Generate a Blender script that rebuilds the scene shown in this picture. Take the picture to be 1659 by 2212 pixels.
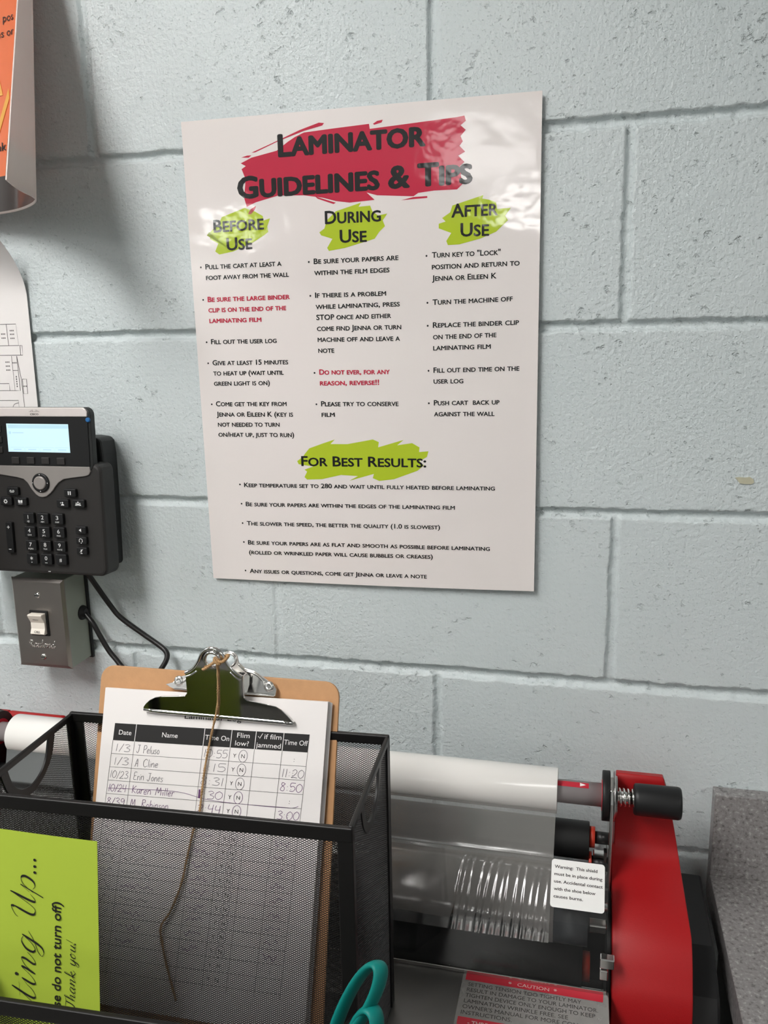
import bpy, bmesh, math, random
import numpy as np
from mathutils import Matrix, Vector

random.seed(7)
rng = np.random.default_rng(11)
for ob in list(bpy.data.objects):
    bpy.data.objects.remove(ob, do_unlink=True)
SC = bpy.context.scene
COL = SC.collection

# ------------------------------------------------------------------ camera
CAM = (0.1685, -0.9393, 1.5297)
YAW, PITCH, ROLL, FPX = 0.2410, -0.2065, 0.0192, 1799.08


def rot_cam():
    cy, sy, cp, sp, cr, sr = math.cos(YAW), math.sin(YAW), math.cos(PITCH), math.sin(PITCH), math.cos(ROLL), math.sin(ROLL)
    rz = Matrix(((cy, -sy, 0), (sy, cy, 0), (0, 0, 1)))
    rx = Matrix(((1, 0, 0), (0, cp, -sp), (0, sp, cp)))
    ry = Matrix(((cr, 0, sr), (0, 1, 0), (-sr, 0, cr)))
    return rz @ rx @ ry


R_ = rot_cam()
cam = bpy.data.cameras.new('camera')
cam.sensor_fit = 'HORIZONTAL'
cam.sensor_width = 36.0
cam.lens = FPX / 1659.0 * 36.0
cam.clip_start = 0.01
camo = bpy.data.objects.new('camera', cam)
COL.objects.link(camo)
right, fwd, up = R_.col[0], R_.col[1], R_.col[2]
camo.matrix_world = Matrix((
    (right[0], up[0], -fwd[0], CAM[0]), (right[1], up[1], -fwd[1], CAM[1]),
    (right[2], up[2], -fwd[2], CAM[2]), (0, 0, 0, 1)))
SC.camera = camo

# ------------------------------------------------------------------ world, lights, exposure
world = bpy.data.worlds.new('world')
SC.world = world
world.use_nodes = True
world.node_tree.nodes['Background'].inputs[0].default_value = (0.8, 0.87, 0.95, 1)
world.node_tree.nodes['Background'].inputs[1].default_value = 0.05
SC.view_settings.view_transform = 'Standard'
SC.view_settings.look = 'None'
SC.view_settings.gamma = 1.0
SC.view_settings.use_curve_mapping = False
SC.view_settings.exposure = 0.0
SC.cycles.max_bounces = 8
SC.cycles.diffuse_bounces = 4
SC.cycles.glossy_bounces = 4
SC.cycles.transparent_max_bounces = 12
CEIL = 2.62
LAMP = 24.5
# troffers: x, y, size x, size y, strength factor
TROFFERS = [(-0.68, -1.40, 0.5, 1.2, 1.05), (2.0, -1.75, 0.5, 1.2, 0.32), (-2.7, -1.55, 0.5, 1.2, 0.85),
            (-0.5, -6.2, 0.6, 1.2, 0.75), (2.0, -6.2, 0.6, 1.2, 0.5), (-3.1, -6.2, 0.6, 1.2, 0.75), (-0.5, -4.2, 0.6, 1.2, 0.3)]


# ------------------------------------------------------------------ materials
def mat(name, col, rough=0.5, metal=0.0, spec=0.5, var=0.04, scale=60.0, bump=0.0, bscale=200.0, coat=0.0, crough=0.05, emit=None, aniso=0.0):
    m = bpy.data.materials.new(name)
    m.use_nodes = True
    nt = m.node_tree
    b = nt.nodes['Principled BSDF']
    b.inputs['Roughness'].default_value = rough
    b.inputs['Metallic'].default_value = metal
    b.inputs['Specular IOR Level'].default_value = spec
    b.inputs['Coat Weight'].default_value = coat
    b.inputs['Coat Roughness'].default_value = crough
    tc = nt.nodes.new('ShaderNodeTexCoord')
    n = nt.nodes.new('ShaderNodeTexNoise')
    n.inputs['Scale'].default_value = scale
    n.inputs['Detail'].default_value = 3
    nt.links.new(tc.outputs['Object'], n.inputs['Vector'])
    mx = nt.nodes.new('ShaderNodeMix')
    mx.data_type = 'RGBA'
    c = col
    mx.inputs[6].default_value = tuple(max(0, x * (1 - var)) for x in c) + (1,)
    mx.inputs[7].default_value = tuple(min(1, x * (1 + var)) for x in c) + (1,)
    nt.links.new(n.outputs['Fac'], mx.inputs[0])
    nt.links.new(mx.outputs[2], b.inputs['Base Color'])
    if bump:
        n2 = nt.nodes.new('ShaderNodeTexNoise')
        n2.inputs['Scale'].default_value = bscale
        n2.inputs['Detail'].default_value = 4
        nt.links.new(tc.outputs['Object'], n2.inputs['Vector'])
        bp = nt.nodes.new('ShaderNodeBump')
        bp.inputs['Distance'].default_value = bump
        bp.inputs['Strength'].default_value = 1.0
        nt.links.new(n2.outputs['Fac'], bp.inputs['Height'])
        nt.links.new(bp.outputs[0], b.inputs['Normal'])
        if coat:
            nt.links.new(bp.outputs[0], b.inputs['Coat Normal'])
    if emit:
        b.inputs['Emission Color'].default_value = tuple(emit[0]) + (1,)
        b.inputs['Emission Strength'].default_value = emit[1]
    return m


def mat_clear(name, tint, refl_rough, haze=0.0, hazecol=(0.8, 0.8, 0.8), bump=0.0, bscale=30.0, ior=1.45, stretch=None):
    m = bpy.data.materials.new(name)
    m.use_nodes = True
    nt = m.node_tree
    nt.nodes.remove(nt.nodes['Principled BSDF'])
    out = nt.nodes['Material Output']
    tr = nt.nodes.new('ShaderNodeBsdfTransparent')
    tr.inputs[0].default_value = tuple(tint) + (1,)
    gl = nt.nodes.new('ShaderNodeBsdfGlossy')
    gl.inputs['Roughness'].default_value = refl_rough
    fr = nt.nodes.new('ShaderNodeFresnel')
    fr.inputs[0].default_value = ior
    df = nt.nodes.new('ShaderNodeBsdfDiffuse')
    df.inputs[0].default_value = tuple(hazecol) + (1,)
    tc = nt.nodes.new('ShaderNodeTexCoord')
    mp = nt.nodes.new('ShaderNodeMapping')
    if stretch:
        mp.inputs['Scale'].default_value = stretch
    nt.links.new(tc.outputs['Object'], mp.inputs[0])
    nz = nt.nodes.new('ShaderNodeTexNoise')
    nz.inputs['Scale'].default_value = bscale
    nt.links.new(mp.outputs[0], nz.inputs['Vector'])
    m1 = nt.nodes.new('ShaderNodeMixShader')
    hz = nt.nodes.new('ShaderNodeMath')
    hz.operation = 'MULTIPLY_ADD'
    hz.inputs[1].default_value = haze * 0.5
    hz.inputs[2].default_value = haze * 0.75
    nt.links.new(nz.outputs['Fac'], hz.inputs[0])
    nt.links.new(hz.outputs[0], m1.inputs[0])
    nt.links.new(tr.outputs[0], m1.inputs[1])
    nt.links.new(df.outputs[0], m1.inputs[2])
    m2 = nt.nodes.new('ShaderNodeMixShader')
    nt.links.new(fr.outputs[0], m2.inputs[0])
    nt.links.new(m1.outputs[0], m2.inputs[1])
    nt.links.new(gl.outputs[0], m2.inputs[2])
    if bump:
        bp = nt.nodes.new('ShaderNodeBump')
        bp.inputs['Distance'].default_value = bump
        nt.links.new(nz.outputs['Fac'], bp.inputs['Height'])
        nt.links.new(bp.outputs[0], gl.inputs['Normal'])
        nt.links.new(bp.outputs[0], fr.inputs['Normal'])
    nt.links.new(m2.outputs[0], out.inputs[0])
    return m


def thin(m, fac):
    """let some light through a sheet of paper"""
    nt = m.node_tree
    b = nt.nodes['Principled BSDF']
    t = nt.nodes.new('ShaderNodeBsdfTranslucent')
    nt.links.new(b.inputs['Base Color'].links[0].from_socket, t.inputs[0])
    x = nt.nodes.new('ShaderNodeMixShader')
    x.inputs[0].default_value = fac
    nt.links.new(b.outputs[0], x.inputs[1])
    nt.links.new(t.outputs[0], x.inputs[2])
    nt.links.new(x.outputs[0], nt.nodes['Material Output'].inputs[0])


def mat_wall():
    m = bpy.data.materials.new('painted_block')
    m.use_nodes = True
    nt = m.node_tree
    b = nt.nodes['Principled BSDF']
    N = nt.nodes.new
    Lk = nt.links.new
    tc = N('ShaderNodeTexCoord')
    big = N('ShaderNodeTexNoise')
    big.inputs['Scale'].default_value = 5
    Lk(tc.outputs['Object'], big.inputs['Vector'])
    mx = N('ShaderNodeMix')
    mx.data_type = 'RGBA'
    mx.inputs[6].default_value = (0.578, 0.642, 0.652, 1)
    mx.inputs[7].default_value = (0.628, 0.675, 0.680, 1)
    Lk(big.outputs['Fac'], mx.inputs[0])
    Lk(mx.outputs[2], b.inputs['Base Color'])
    b.inputs['Roughness'].default_value = 0.42
    b.inputs['Specular IOR Level'].default_value = 0.45

    def noise(scale, det, vec=None, rough=0.5):
        n = N('ShaderNodeTexNoise')
        n.inputs['Scale'].default_value = scale
        n.inputs['Detail'].default_value = det
        n.inputs['Roughness'].default_value = rough
        Lk(vec or tc.outputs['Object'], n.inputs['Vector'])
        return n.outputs['Fac']

    def math_(op, a, bb, clamp=False):
        n = N('ShaderNodeMath')
        n.operation = op
        n.use_clamp = clamp
        for i, v in enumerate((a, bb)):
            if isinstance(v, (int, float)):
                n.inputs[i].default_value = v
            else:
                Lk(v, n.inputs[i])
        return n.outputs[0]

    def cone(v, lo, hi):
        n = N('ShaderNodeMapRange')
        n.inputs['From Min'].default_value = lo
        n.inputs['From Max'].default_value = hi
        Lk(v, n.inputs['Value'])
        return n.outputs[0]

    def ramp(v, lo, hi):
        n = N('ShaderNodeMapRange')
        n.interpolation_type = 'SMOOTHSTEP'
        n.inputs['From Min'].default_value = lo
        n.inputs['From Max'].default_value = hi
        Lk(v, n.inputs['Value'])
        return n.outputs[0]
    # pits: torn pores clustered by a slow mask
    mask = noise(14, 2)
    # pores are drawn out a little along a slant
    mpp = N('ShaderNodeMapping')
    mpp.inputs['Rotation'].default_value = (0, 0.5, 0)
    mpp.inputs['Scale'].default_value = (0.9, 1.0, 1.15)
    Lk(tc.outputs['Object'], mpp.inputs[0])
    p1 = noise(105, 4.0, mpp.outputs[0], 0.62)
    p1 = math_('ADD', p1, math_('MULTIPLY', math_('SUBTRACT', mask, 0.5), -0.30))
    pits = cone(p1, 0.365, 0.25)
    p2 = noise(300, 2, mpp.outputs[0], 0.6)
    pores = cone(p2, 0.385, 0.27)
    mp = N('ShaderNodeMapping')
    mp.inputs['Scale'].default_value = (1, 1, 0.22)
    Lk(tc.outputs['Object'], mp.inputs[0])
    streak = noise(420, 2, mp.outputs[0])
    grain = noise(210, 4)
    h = math_('MULTIPLY', pits, -0.85)
    h = math_('ADD', h, math_('MULTIPLY', pores, -0.30))
    h = math_('ADD', h, math_('MULTIPLY', streak, 0.21))
    h = math_('ADD', h, math_('MULTIPLY', grain, 0.80))
    bp = N('ShaderNodeBump')
    bp.inputs['Distance'].default_value = 0.0021
    bp.inputs['Strength'].default_value = 1.0
    Lk(h, bp.inputs['Height'])
    Lk(bp.outputs[0], b.inputs['Normal'])
    return m


M = {}
M['wall'] = mat_wall()
M['room'] = mat('plaster', (0.36, 0.38, 0.38), 0.8, scale=6, bump=0.0005, bscale=90)
M['ceiling'] = mat('ceiling_tile', (0.78, 0.78, 0.76), 0.9, scale=40, bump=0.001, bscale=120)
M['floor'] = mat('vinyl_floor', (0.13, 0.125, 0.115), 0.45, var=0.2, scale=18)
M['lamp'] = mat('lamp_diffuser', (0.9, 0.9, 0.9), 0.5)
M['frame'] = mat('lamp_frame', (0.75, 0.75, 0.75), 0.4)
M['sheet'] = mat('laminated_paper', (0.80, 0.74, 0.72), 0.42, var=0.012, scale=8, bump=0.0014, bscale=14, coat=0.9, spec=0.15, crough=0.085)
M['ink'] = mat('black_print', (0.008, 0.008, 0.009), 0.45, coat=0.9, spec=0.15, crough=0.085, bump=0.0014, bscale=14)
M['redink'] = mat('crimson_print', (0.52, 0.018, 0.055), 0.45, var=0.02, coat=0.9, spec=0.15, crough=0.085, bump=0.0014, bscale=14)
M['greenink'] = mat('lime_print', (0.44, 0.56, 0.022), 0.45, var=0.02, coat=0.9, spec=0.15, crough=0.085, bump=0.0014, bscale=14)
M['paper'] = mat('white_paper', (0.80, 0.765, 0.75), 0.75, var=0.015, scale=30)
M['paper_edge'] = mat('paper_dim', (0.74, 0.71, 0.70), 0.8, var=0.03, scale=30)
M['black_ink'] = mat('toner', (0.012, 0.011, 0.011), 0.6)
M['white_ink'] = mat('knockout_lettering', (0.80, 0.78, 0.77), 0.7)
M['pencil'] = mat('pencil_line', (0.16, 0.15, 0.17), 0.6)
M['pen'] = mat('purple_pen', (0.13, 0.05, 0.16), 0.5)
M['line'] = mat('table_line', (0.10, 0.095, 0.095), 0.7)
M['black_metal'] = mat('black_powder_coat', (0.0055, 0.005, 0.005), 0.42, spec=0.35)
M['black_plastic'] = mat('black_plastic', (0.010, 0.010, 0.0105), 0.42, spec=0.35)
M['charcoal'] = mat('charcoal_plastic', (0.022, 0.020, 0.019), 0.5, spec=0.4, bump=0.00005, bscale=900)
M['charcoal_side'] = mat('charcoal_side', (0.017, 0.018, 0.018), 0.5, spec=0.4)
M['silver_plastic'] = mat('silver_plastic', (0.30, 0.275, 0.26), 0.38, metal=0.25)
M['band_plastic'] = mat('light_silver_plastic', (0.68, 0.62, 0.60), 0.35, metal=0.1)
M['lcd'] = mat('lit_screen', (0.2, 0.3, 0.35), 0.25, emit=((0.66, 0.93, 1.0), 0.78))
M['lcd_dim'] = mat('lit_screen_marks', (0.2, 0.3, 0.35), 0.25, emit=((0.55, 0.82, 0.90), 0.66))
M['key_print'] = mat('key_print', (0.72, 0.72, 0.72), 0.5)
M['blue_dot'] = mat('blue_sticker', (0.008, 0.115, 0.33), 0.5)
M['steel'] = mat('brushed_steel', (0.42, 0.385, 0.36), 0.36, metal=1.0, var=0.06, scale=40)
M['box_paint'] = mat('grey_green_paint', (0.40, 0.43, 0.36), 0.5)
M['ivory'] = mat('ivory_plastic', (0.80, 0.74, 0.66), 0.4)
M['hardboard'] = mat('hardboard', (0.50, 0.27, 0.125), 0.62, var=0.12, scale=120, bump=0.0001, bscale=500)
M['chrome'] = mat('chrome', (0.83, 0.82, 0.80), 0.07, metal=1.0, var=0.01)
M['zinc'] = mat('bright_zinc', (0.78, 0.77, 0.75), 0.2, metal=1.0, var=0.04)
M['twine'] = mat('jute', (0.40, 0.24, 0.11), 0.85, var=0.3, scale=900, bump=0.0004, bscale=900)
M['film_roll'] = mat('film_roll', (0.86, 0.835, 0.80), 0.3, var=0.012, scale=6, coat=0.8, crough=0.09)
M['film'] = mat_clear('clear_film', (0.82, 0.82, 0.82), 0.13, haze=0.36, hazecol=(0.46, 0.44, 0.42), bump=0.0010, bscale=11, ior=2.3, stretch=(1.5, 1.0, 0.3))
M['acrylic'] = mat_clear('smoked_acrylic', (0.93, 0.93, 0.93), 0.03, haze=0.006, bump=0.0, ior=1.45)
M['sticker_film'] = mat_clear('clear_sticker', (0.90, 0.90, 0.90), 0.2, haze=0.36, hazecol=(0.66, 0.64, 0.61))
M['shaft'] = mat('grey_plastic_tube', (0.34, 0.31, 0.31), 0.33, var=0.05)
M['rubber'] = mat('black_rubber', (0.008, 0.008, 0.008), 0.5, spec=0.35)
M['shoe'] = mat('polished_shoe', (0.66, 0.62, 0.59), 0.40, metal=0.65)
M['dark_cap'] = mat('dark_end_cap', (0.035, 0.038, 0.042), 0.4)
M['bar'] = mat('aluminium_bar', (0.62, 0.60, 0.58), 0.25, metal=1.0)
M['red_paint'] = mat('red_textured_plastic', (0.36, 0.0065, 0.0085), 0.45, spec=0.35, var=0.05, scale=500, bump=0.00012, bscale=1100)
M['red_bush'] = mat('red_bushing', (0.50, 0.035, 0.015), 0.4)
M['tray'] = mat('grey_steel_tray', (0.12, 0.117, 0.112), 0.33, metal=0.5, var=0.06)
M['label'] = mat('white_label', (0.82, 0.81, 0.79), 0.5)
M['label_print'] = mat('label_print', (0.06, 0.055, 0.055), 0.6)
M['caution_red'] = mat('caution_red', (0.48, 0.012, 0.03), 0.45)
M['caution_letters'] = mat('caution_letters', (0.55, 0.42, 0.40), 0.5)
M['note'] = mat('lime_paper', (0.44, 0.58, 0.05), 0.7, var=0.02, scale=60)
M['teal'] = mat('teal_plastic', (0.002, 0.175, 0.155), 0.45, spec=0.3)
M['orange'] = mat('orange_print', (0.86, 0.22, 0.085), 0.45, coat=0.6, crough=0.12)
M['yellow'] = mat('yellow_print', (0.88, 0.50, 0.10), 0.45, coat=0.6, crough=0.12)
M['brown_band'] = mat('dark_band_print', (0.022, 0.014, 0.012), 0.35, coat=0.8, crough=0.12)
M['sheet_back'] = mat('poster_back', (0.92, 0.82, 0.77), 0.55, var=0.015)  # warm tint holds the orange light bounced onto and through the flap
M['residue'] = mat('glue_residue', (0.52, 0.50, 0.37), 0.5, var=0.15, scale=120)
M['wood'] = mat('cart_top', (0.10, 0.09, 0.08), 0.5)
M['cabinet'] = mat('dark_cabinet', (0.012, 0.010, 0.009), 0.5)
M['cable'] = mat('black_cable', (0.007, 0.0065, 0.0065), 0.38)

for k_ in ('orange', 'sheet_back', 'yellow'):
    thin(M[k_], 0.28)


def mat_lam():
    m = mat('speckled_laminate', (0.3, 0.29, 0.285), 0.42)
    nt = m.node_tree
    b = nt.nodes['Principled BSDF']
    tc = [n for n in nt.nodes if n.type == 'TEX_COORD'][0]
    mp = nt.nodes.new('ShaderNodeMapping')
    mp.inputs['Scale'].default_value = (1, 1, 1)
    nt.links.new(tc.outputs['Object'], mp.inputs[0])
    n = nt.nodes.new('ShaderNodeTexNoise')
    n.inputs['Scale'].default_value = 210
    n.inputs['Detail'].default_value = 3
    n.inputs['Roughness'].default_value = 0.62
    nt.links.new(mp.outputs[0], n.inputs['Vector'])
    r = nt.nodes.new('ShaderNodeValToRGB')
    e = r.color_ramp.elements
    e[0].position, e[0].color = 0.34, (0.115, 0.105, 0.105, 1)
    e[1].position, e[1].color = 0.66, (0.40, 0.385, 0.375, 1)
    x = r.color_ramp.elements.new(0.44)
    x.color = (0.225, 0.212, 0.21, 1)
    x = r.color_ramp.elements.new(0.57)
    x.color = (0.255, 0.242, 0.24, 1)
    nt.links.new(n.outputs['Fac'], r.inputs[0])
    nt.links.new(r.outputs[0], b.inputs['Base Color'])
    return m


M['laminate'] = mat_lam()


# ------------------------------------------------------------------ mesh helpers
class MB:
    def __init__(s):
        s.v, s.f, s.mi, s.sm = [], [], [], []

    def add(s, vs, fs, mi=0, smooth=False):
        o = len(s.v)
        s.v += [tuple(map(float, p)) for p in vs]
        for f in fs:
            s.f.append(tuple(i + o for i in f))
            s.mi.append(mi)
            s.sm.append(smooth)
        return s

    def box(s, x0, x1, y0, y1, z0, z1, mi=0):
        vs = [(x, y, z) for z in (z0, z1) for y in (y0, y1) for x in (x0, x1)]
        fs = [(0, 2, 3, 1), (4, 5, 7, 6), (0, 1, 5, 4), (2, 6, 7, 3), (0, 4, 6, 2), (1, 3, 7, 5)]
        return s.add(vs, fs, mi)

    def bar(s, p, q, w, t, nrm, mi=0):
        p, q, nrm = Vector(p), Vector(q), Vector(nrm).normalized()
        d = (q - p).normalized()
        sd = d.cross(nrm).normalized() * (w / 2)
        nn = nrm * (t / 2)
        vs = []
        for c in (p, q):
            vs += [c - sd - nn, c + sd - nn, c + sd + nn, c - sd + nn]
        fs = [(0, 1, 2, 3), (7, 6, 5, 4), (0, 4, 5, 1), (1, 5, 6, 2), (2, 6, 7, 3), (3, 7, 4, 0)]
        return s.add(vs, fs, mi)

    def tube(s, pts, r, n=12, mi=0, closed=False, caps=True, flat=1.0, upv=(0, 0, 1)):
        pts = [Vector(p) for p in pts]
        m = len(pts)
        rr = r if hasattr(r, '__len__') else [r] * m
        vs, fs = [], []
        prev = None
        for i, p in enumerate(pts):
            if closed:
                t = pts[(i + 1) % m] - pts[i - 1]
            else:
                t = pts[min(i + 1, m - 1)] - pts[max(i - 1, 0)]
            t.normalize()
            if prev is None:
                a = Vector(upv)
                if abs(a.dot(t)) > 0.95:
                    a = Vector((1, 0, 0)) if abs(t.x) < 0.9 else Vector((0, 1, 0))
                u = (a - t * a.dot(t)).normalized()
            else:
                u = (prev - t * prev.dot(t)).normalized()
            prev = u
            w = t.cross(u)
            for k in range(n):
                an = 2 * math.pi * k / n
                vs.append(p + u * (rr[i] * math.cos(an)) + w * (rr[i] * flat * math.sin(an)))
        segs = m if closed else m - 1
        for i in range(segs):
            for k in range(n):
                a, b2 = i * n + k, i * n + (k + 1) % n
                c, d = ((i + 1) % m) * n + (k + 1) % n, ((i + 1) % m) * n + k
                fs.append((a, b2, c, d))
        if not closed and caps:
            s.add(vs, fs, mi, True)
            s.add(vs[:n], [tuple(range(n))[::-1]], mi)
            s.add(vs[-n:], [tuple(range(n))], mi)
            return s
        return s.add(vs, fs, mi, True)

    def cyl(s, p, q, r, n=32, mi=0, prof=None):
        """cylinder p->q; prof = [(t, radius)] along it"""
        p, q = Vector(p), Vector(q)
        prof = prof or [(0, r), (1, r)]
        d = (q - p)
        ax = d.normalized()
        a = Vector((0, 0, 1)) if abs(ax.z) < 0.9 else Vector((0, 1, 0))
        u = (a - ax * a.dot(ax)).normalized()
        w = ax.cross(u)
        rings = []
        for t, rad in prof:
            rings.append([p + d * t + u * (rad * math.cos(2 * math.pi * k / n)) + w * (rad * math.sin(2 * math.pi * k / n)) for k in range(n)])
        for i in range(len(rings) - 1):
            s.add(rings[i] + rings[i + 1], [(k, (k + 1) % n, n + (k + 1) % n, n + k) for k in range(n)], mi, True)
        s.add(rings[0], [tuple(range(n))[::-1]], mi)
        s.add(rings[-1], [tuple(range(n))], mi)
        return s

    def prism(s, poly, fn, d0, d1, mi=0, smooth=False):
        """extrude a 2-D outline; fn(u, v, d) -> point"""
        n = len(poly)
        a = [fn(u, v, d0) for u, v in poly]
        b = [fn(u, v, d1) for u, v in poly]
        s.add(a, [tuple(range(n))], mi)
        s.add(b, [tuple(range(n))[::-1]], mi)
        s.add(a + b, [(i, i + n, (i + 1) % n + n, (i + 1) % n) for i in range(n)], mi, smooth)
        return s

    def ring(s, outer, inner, fn, d0, d1, mi=0):
        """plate with a hole: outer and inner outlines with equal point counts"""
        n = len(outer)
        vs = [fn(u, v, d) for d in (d0, d1) for pl in (outer, inner) for u, v in pl]
        fs = []
        for i in range(n):
            j = (i + 1) % n
            fs += [(i, j, n + j, n + i), (2 * n + j, 2 * n + i, 3 * n + i, 3 * n + j), (j, i, 2 * n + i, 2 * n + j), (n + i, n + j, 3 * n + j, 3 * n + i)]
        return s.add(vs, fs, mi)

    def build(s, name, mats, parent=None, bevel=0.0, segs=2, fix=True, angle=35):
        me = bpy.data.meshes.new(name)
        me.from_pydata(s.v, [], s.f)
        me.polygons.foreach_set('material_index', s.mi)
        me.polygons.foreach_set('use_smooth', s.sm)
        for m in (mats if isinstance(mats, (list, tuple)) else [mats]):
            me.materials.append(M[m] if isinstance(m, str) else m)
        if fix:
            bm = bmesh.new()
            bm.from_mesh(me)
            bmesh.ops.remove_doubles(bm, verts=bm.verts, dist=1e-6)
            bmesh.ops.recalc_face_normals(bm, faces=bm.faces)
            bm.to_mesh(me)
            bm.free()
        me.update()
        o = bpy.data.objects.new(name, me)
        COL.objects.link(o)
        if parent:
            o.parent = parent
        if bevel:
            md = o.modifiers.new('bevel', 'BEVEL')
            md.width = bevel
            md.segments = segs
            md.limit_method = 'ANGLE'
            md.angle_limit = math.radians(angle)
            md.harden_normals = False
        return o


def tag(o, label=None, cat=None, group=None, kind=None):
    if label:
        o['label'] = label
    if cat:
        o['category'] = cat
    if group:
        o['group'] = group
    if kind:
        o['kind'] = kind
    return o


def thing(name, label, cat, loc=(0, 0, 0), rot=None, group=None):
    o = bpy.data.objects.new(name, None)
    o.empty_display_size = 0.03
    COL.objects.link(o)
    mw = Matrix.Translation(loc)
    if rot is not None:
        mw = mw @ (rot.to_4x4() if isinstance(rot, Matrix) else Matrix.Rotation(rot, 4, 'Z'))
    o.matrix_world = mw
    return tag(o, label, cat, group)


def flip(o):
    o.data.flip_normals()
    return o


def catmull(pts, per=8, closed=False):
    P = [Vector(p) for p in pts]
    n = len(P)
    out = []
    rngi = range(n if closed else n - 1)
    for i in rngi:
        if closed:
            p0, p1, p2, p3 = P[(i - 1) % n], P[i], P[(i + 1) % n], P[(i + 2) % n]
        else:
            p0, p1, p2, p3 = P[max(i - 1, 0)], P[i], P[i + 1], P[min(i + 2, n - 1)]
        for k in range(per):
            t = k / per
            out.append(0.5 * ((2 * p1) + (p2 - p0) * t + (2 * p0 - 5 * p1 + 4 * p2 - p3) * t * t + (3 * p1 - p0 - 3 * p2 + p3) * t ** 3))
    if not closed:
        out.append(P[-1])
    return out


# lettering -----------------------------------------------------------------
_tc = {}


def text2d(txt, bold=0.0, sc=0.0, shear=0.0):
    key = (txt, bold, sc, shear)
    if key in _tc:
        return _tc[key]
    cu = bpy.data.curves.new('lettering', 'FONT')
    cu.body = txt
    cu.resolution_u = 3
    cu.shear = shear
    if sc:
        cu.small_caps_scale = sc
        for i in range(len(txt)):
            cu.body_format[i].use_small_caps = True
    ob = bpy.data.objects.new('lettering', cu)
    COL.objects.link(ob)
    dg = bpy.context.evaluated_depsgraph_get()
    me = bpy.data.meshes.new_from_object(ob.evaluated_get(dg))
    vs = [(v.co.x, v.co.y) for v in me.vertices]
    fs = [tuple(p.vertices) for p in me.polygons]
    bpy.data.objects.remove(ob)
    bpy.data.curves.remove(cu)
    bpy.data.meshes.remove(me)
    if bold:
        n = len(vs)
        base, bf = vs, fs
        vs, fs = [], []
        for k in range(8):
            a = math.pi * k / 4
            vs = vs + [(x + bold * math.cos(a), y + 0.8 * bold * math.sin(a)) for x, y in base]
            fs = fs + [tuple(i + k * n for i in f) for f in bf]
    _tc[key] = (vs, fs)
    return vs, fs


CAPH = 0.729


def put_text(mb, txt, x0, x1, y0, cap, fn, mi=0, y1=None, bold=0.0, sc=0.0, shear=0.0):
    """lay txt between x0 and x1 on a baseline y0..y1 with capital height cap; fn(u,v)->point"""
    vs, fs = text2d(txt, bold, sc, shear)
    if not vs:
        return
    a = min(p[0] for p in vs)
    b = max(p[0] for p in vs)
    sx = (x1 - x0) / (b - a)
    sy = cap / CAPH
    dy = 0 if y1 is None else y1 - y0
    out = []
    p0, pu, pv = Vector(fn(x0, y0)), Vector(fn(x0 + 0.001, y0)), Vector(fn(x0, y0 + 0.001))
    nr = (pu - p0).cross(pv - p0).normalized()
    nb = len(vs) // 8 if bold else len(vs)
    for i, (x, y) in enumerate(vs):
        t = (x - a) / (b - a)
        out.append(Vector(fn(x0 + (x - a) * sx, y0 + dy * t + y * sy)) + nr * (0.000012 * (i // nb)))
    mb.add(out, fs, mi)


def put_dot(mb, x, y, r, fn, mi=0, n=14):
    mb.add([fn(x + r * math.cos(2 * math.pi * k / n), y + r * math.sin(2 * math.pi * k / n)) for k in range(n)], [tuple(range(n))], mi)


def put_poly(mb, pts, fn, mi=0, smooth_n=0):
    if smooth_n:
        pts = [(p.x, p.y) for p in catmull([(x, y, 0) for x, y in pts], smooth_n, True)]
    mb.add([fn(x, y) for x, y in pts], [tuple(range(len(pts)))], mi)


def put_stroke(mb, pts, w, fn, mi=0, wmin=None, per=6, smooth=True):
    """flat pen line; if wmin given, width swells on downstrokes"""
    P = catmull([(x, y, 0) for x, y in pts], per) if smooth and len(pts) > 2 else [Vector((x, y, 0)) for x, y in pts]
    n = len(P)
    L, Rr = [], []
    for i in range(n):
        t = P[min(i + 1, n - 1)] - P[max(i - 1, 0)]
        if t.length < 1e-9:
            t = Vector((1, 0, 0))
        t.normalize()
        ww = w
        if wmin is not None:
            ww = wmin + (w - wmin) * max(0.0, -t.y) ** 1.2
            ww *= min(1, 0.45 + min(i, n - 1 - i) * 0.2)
        nn = Vector((-t.y, t.x, 0)) * (ww / 2)
        L.append(P[i] + nn)
        Rr.append(P[i] - nn)
    vs = [fn(p.x, p.y) for p in L] + [fn(p.x, p.y) for p in Rr]
    mb.add(vs, [(i, i + 1, n + i + 1, n + i) for i in range(n - 1)], mi)


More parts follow.
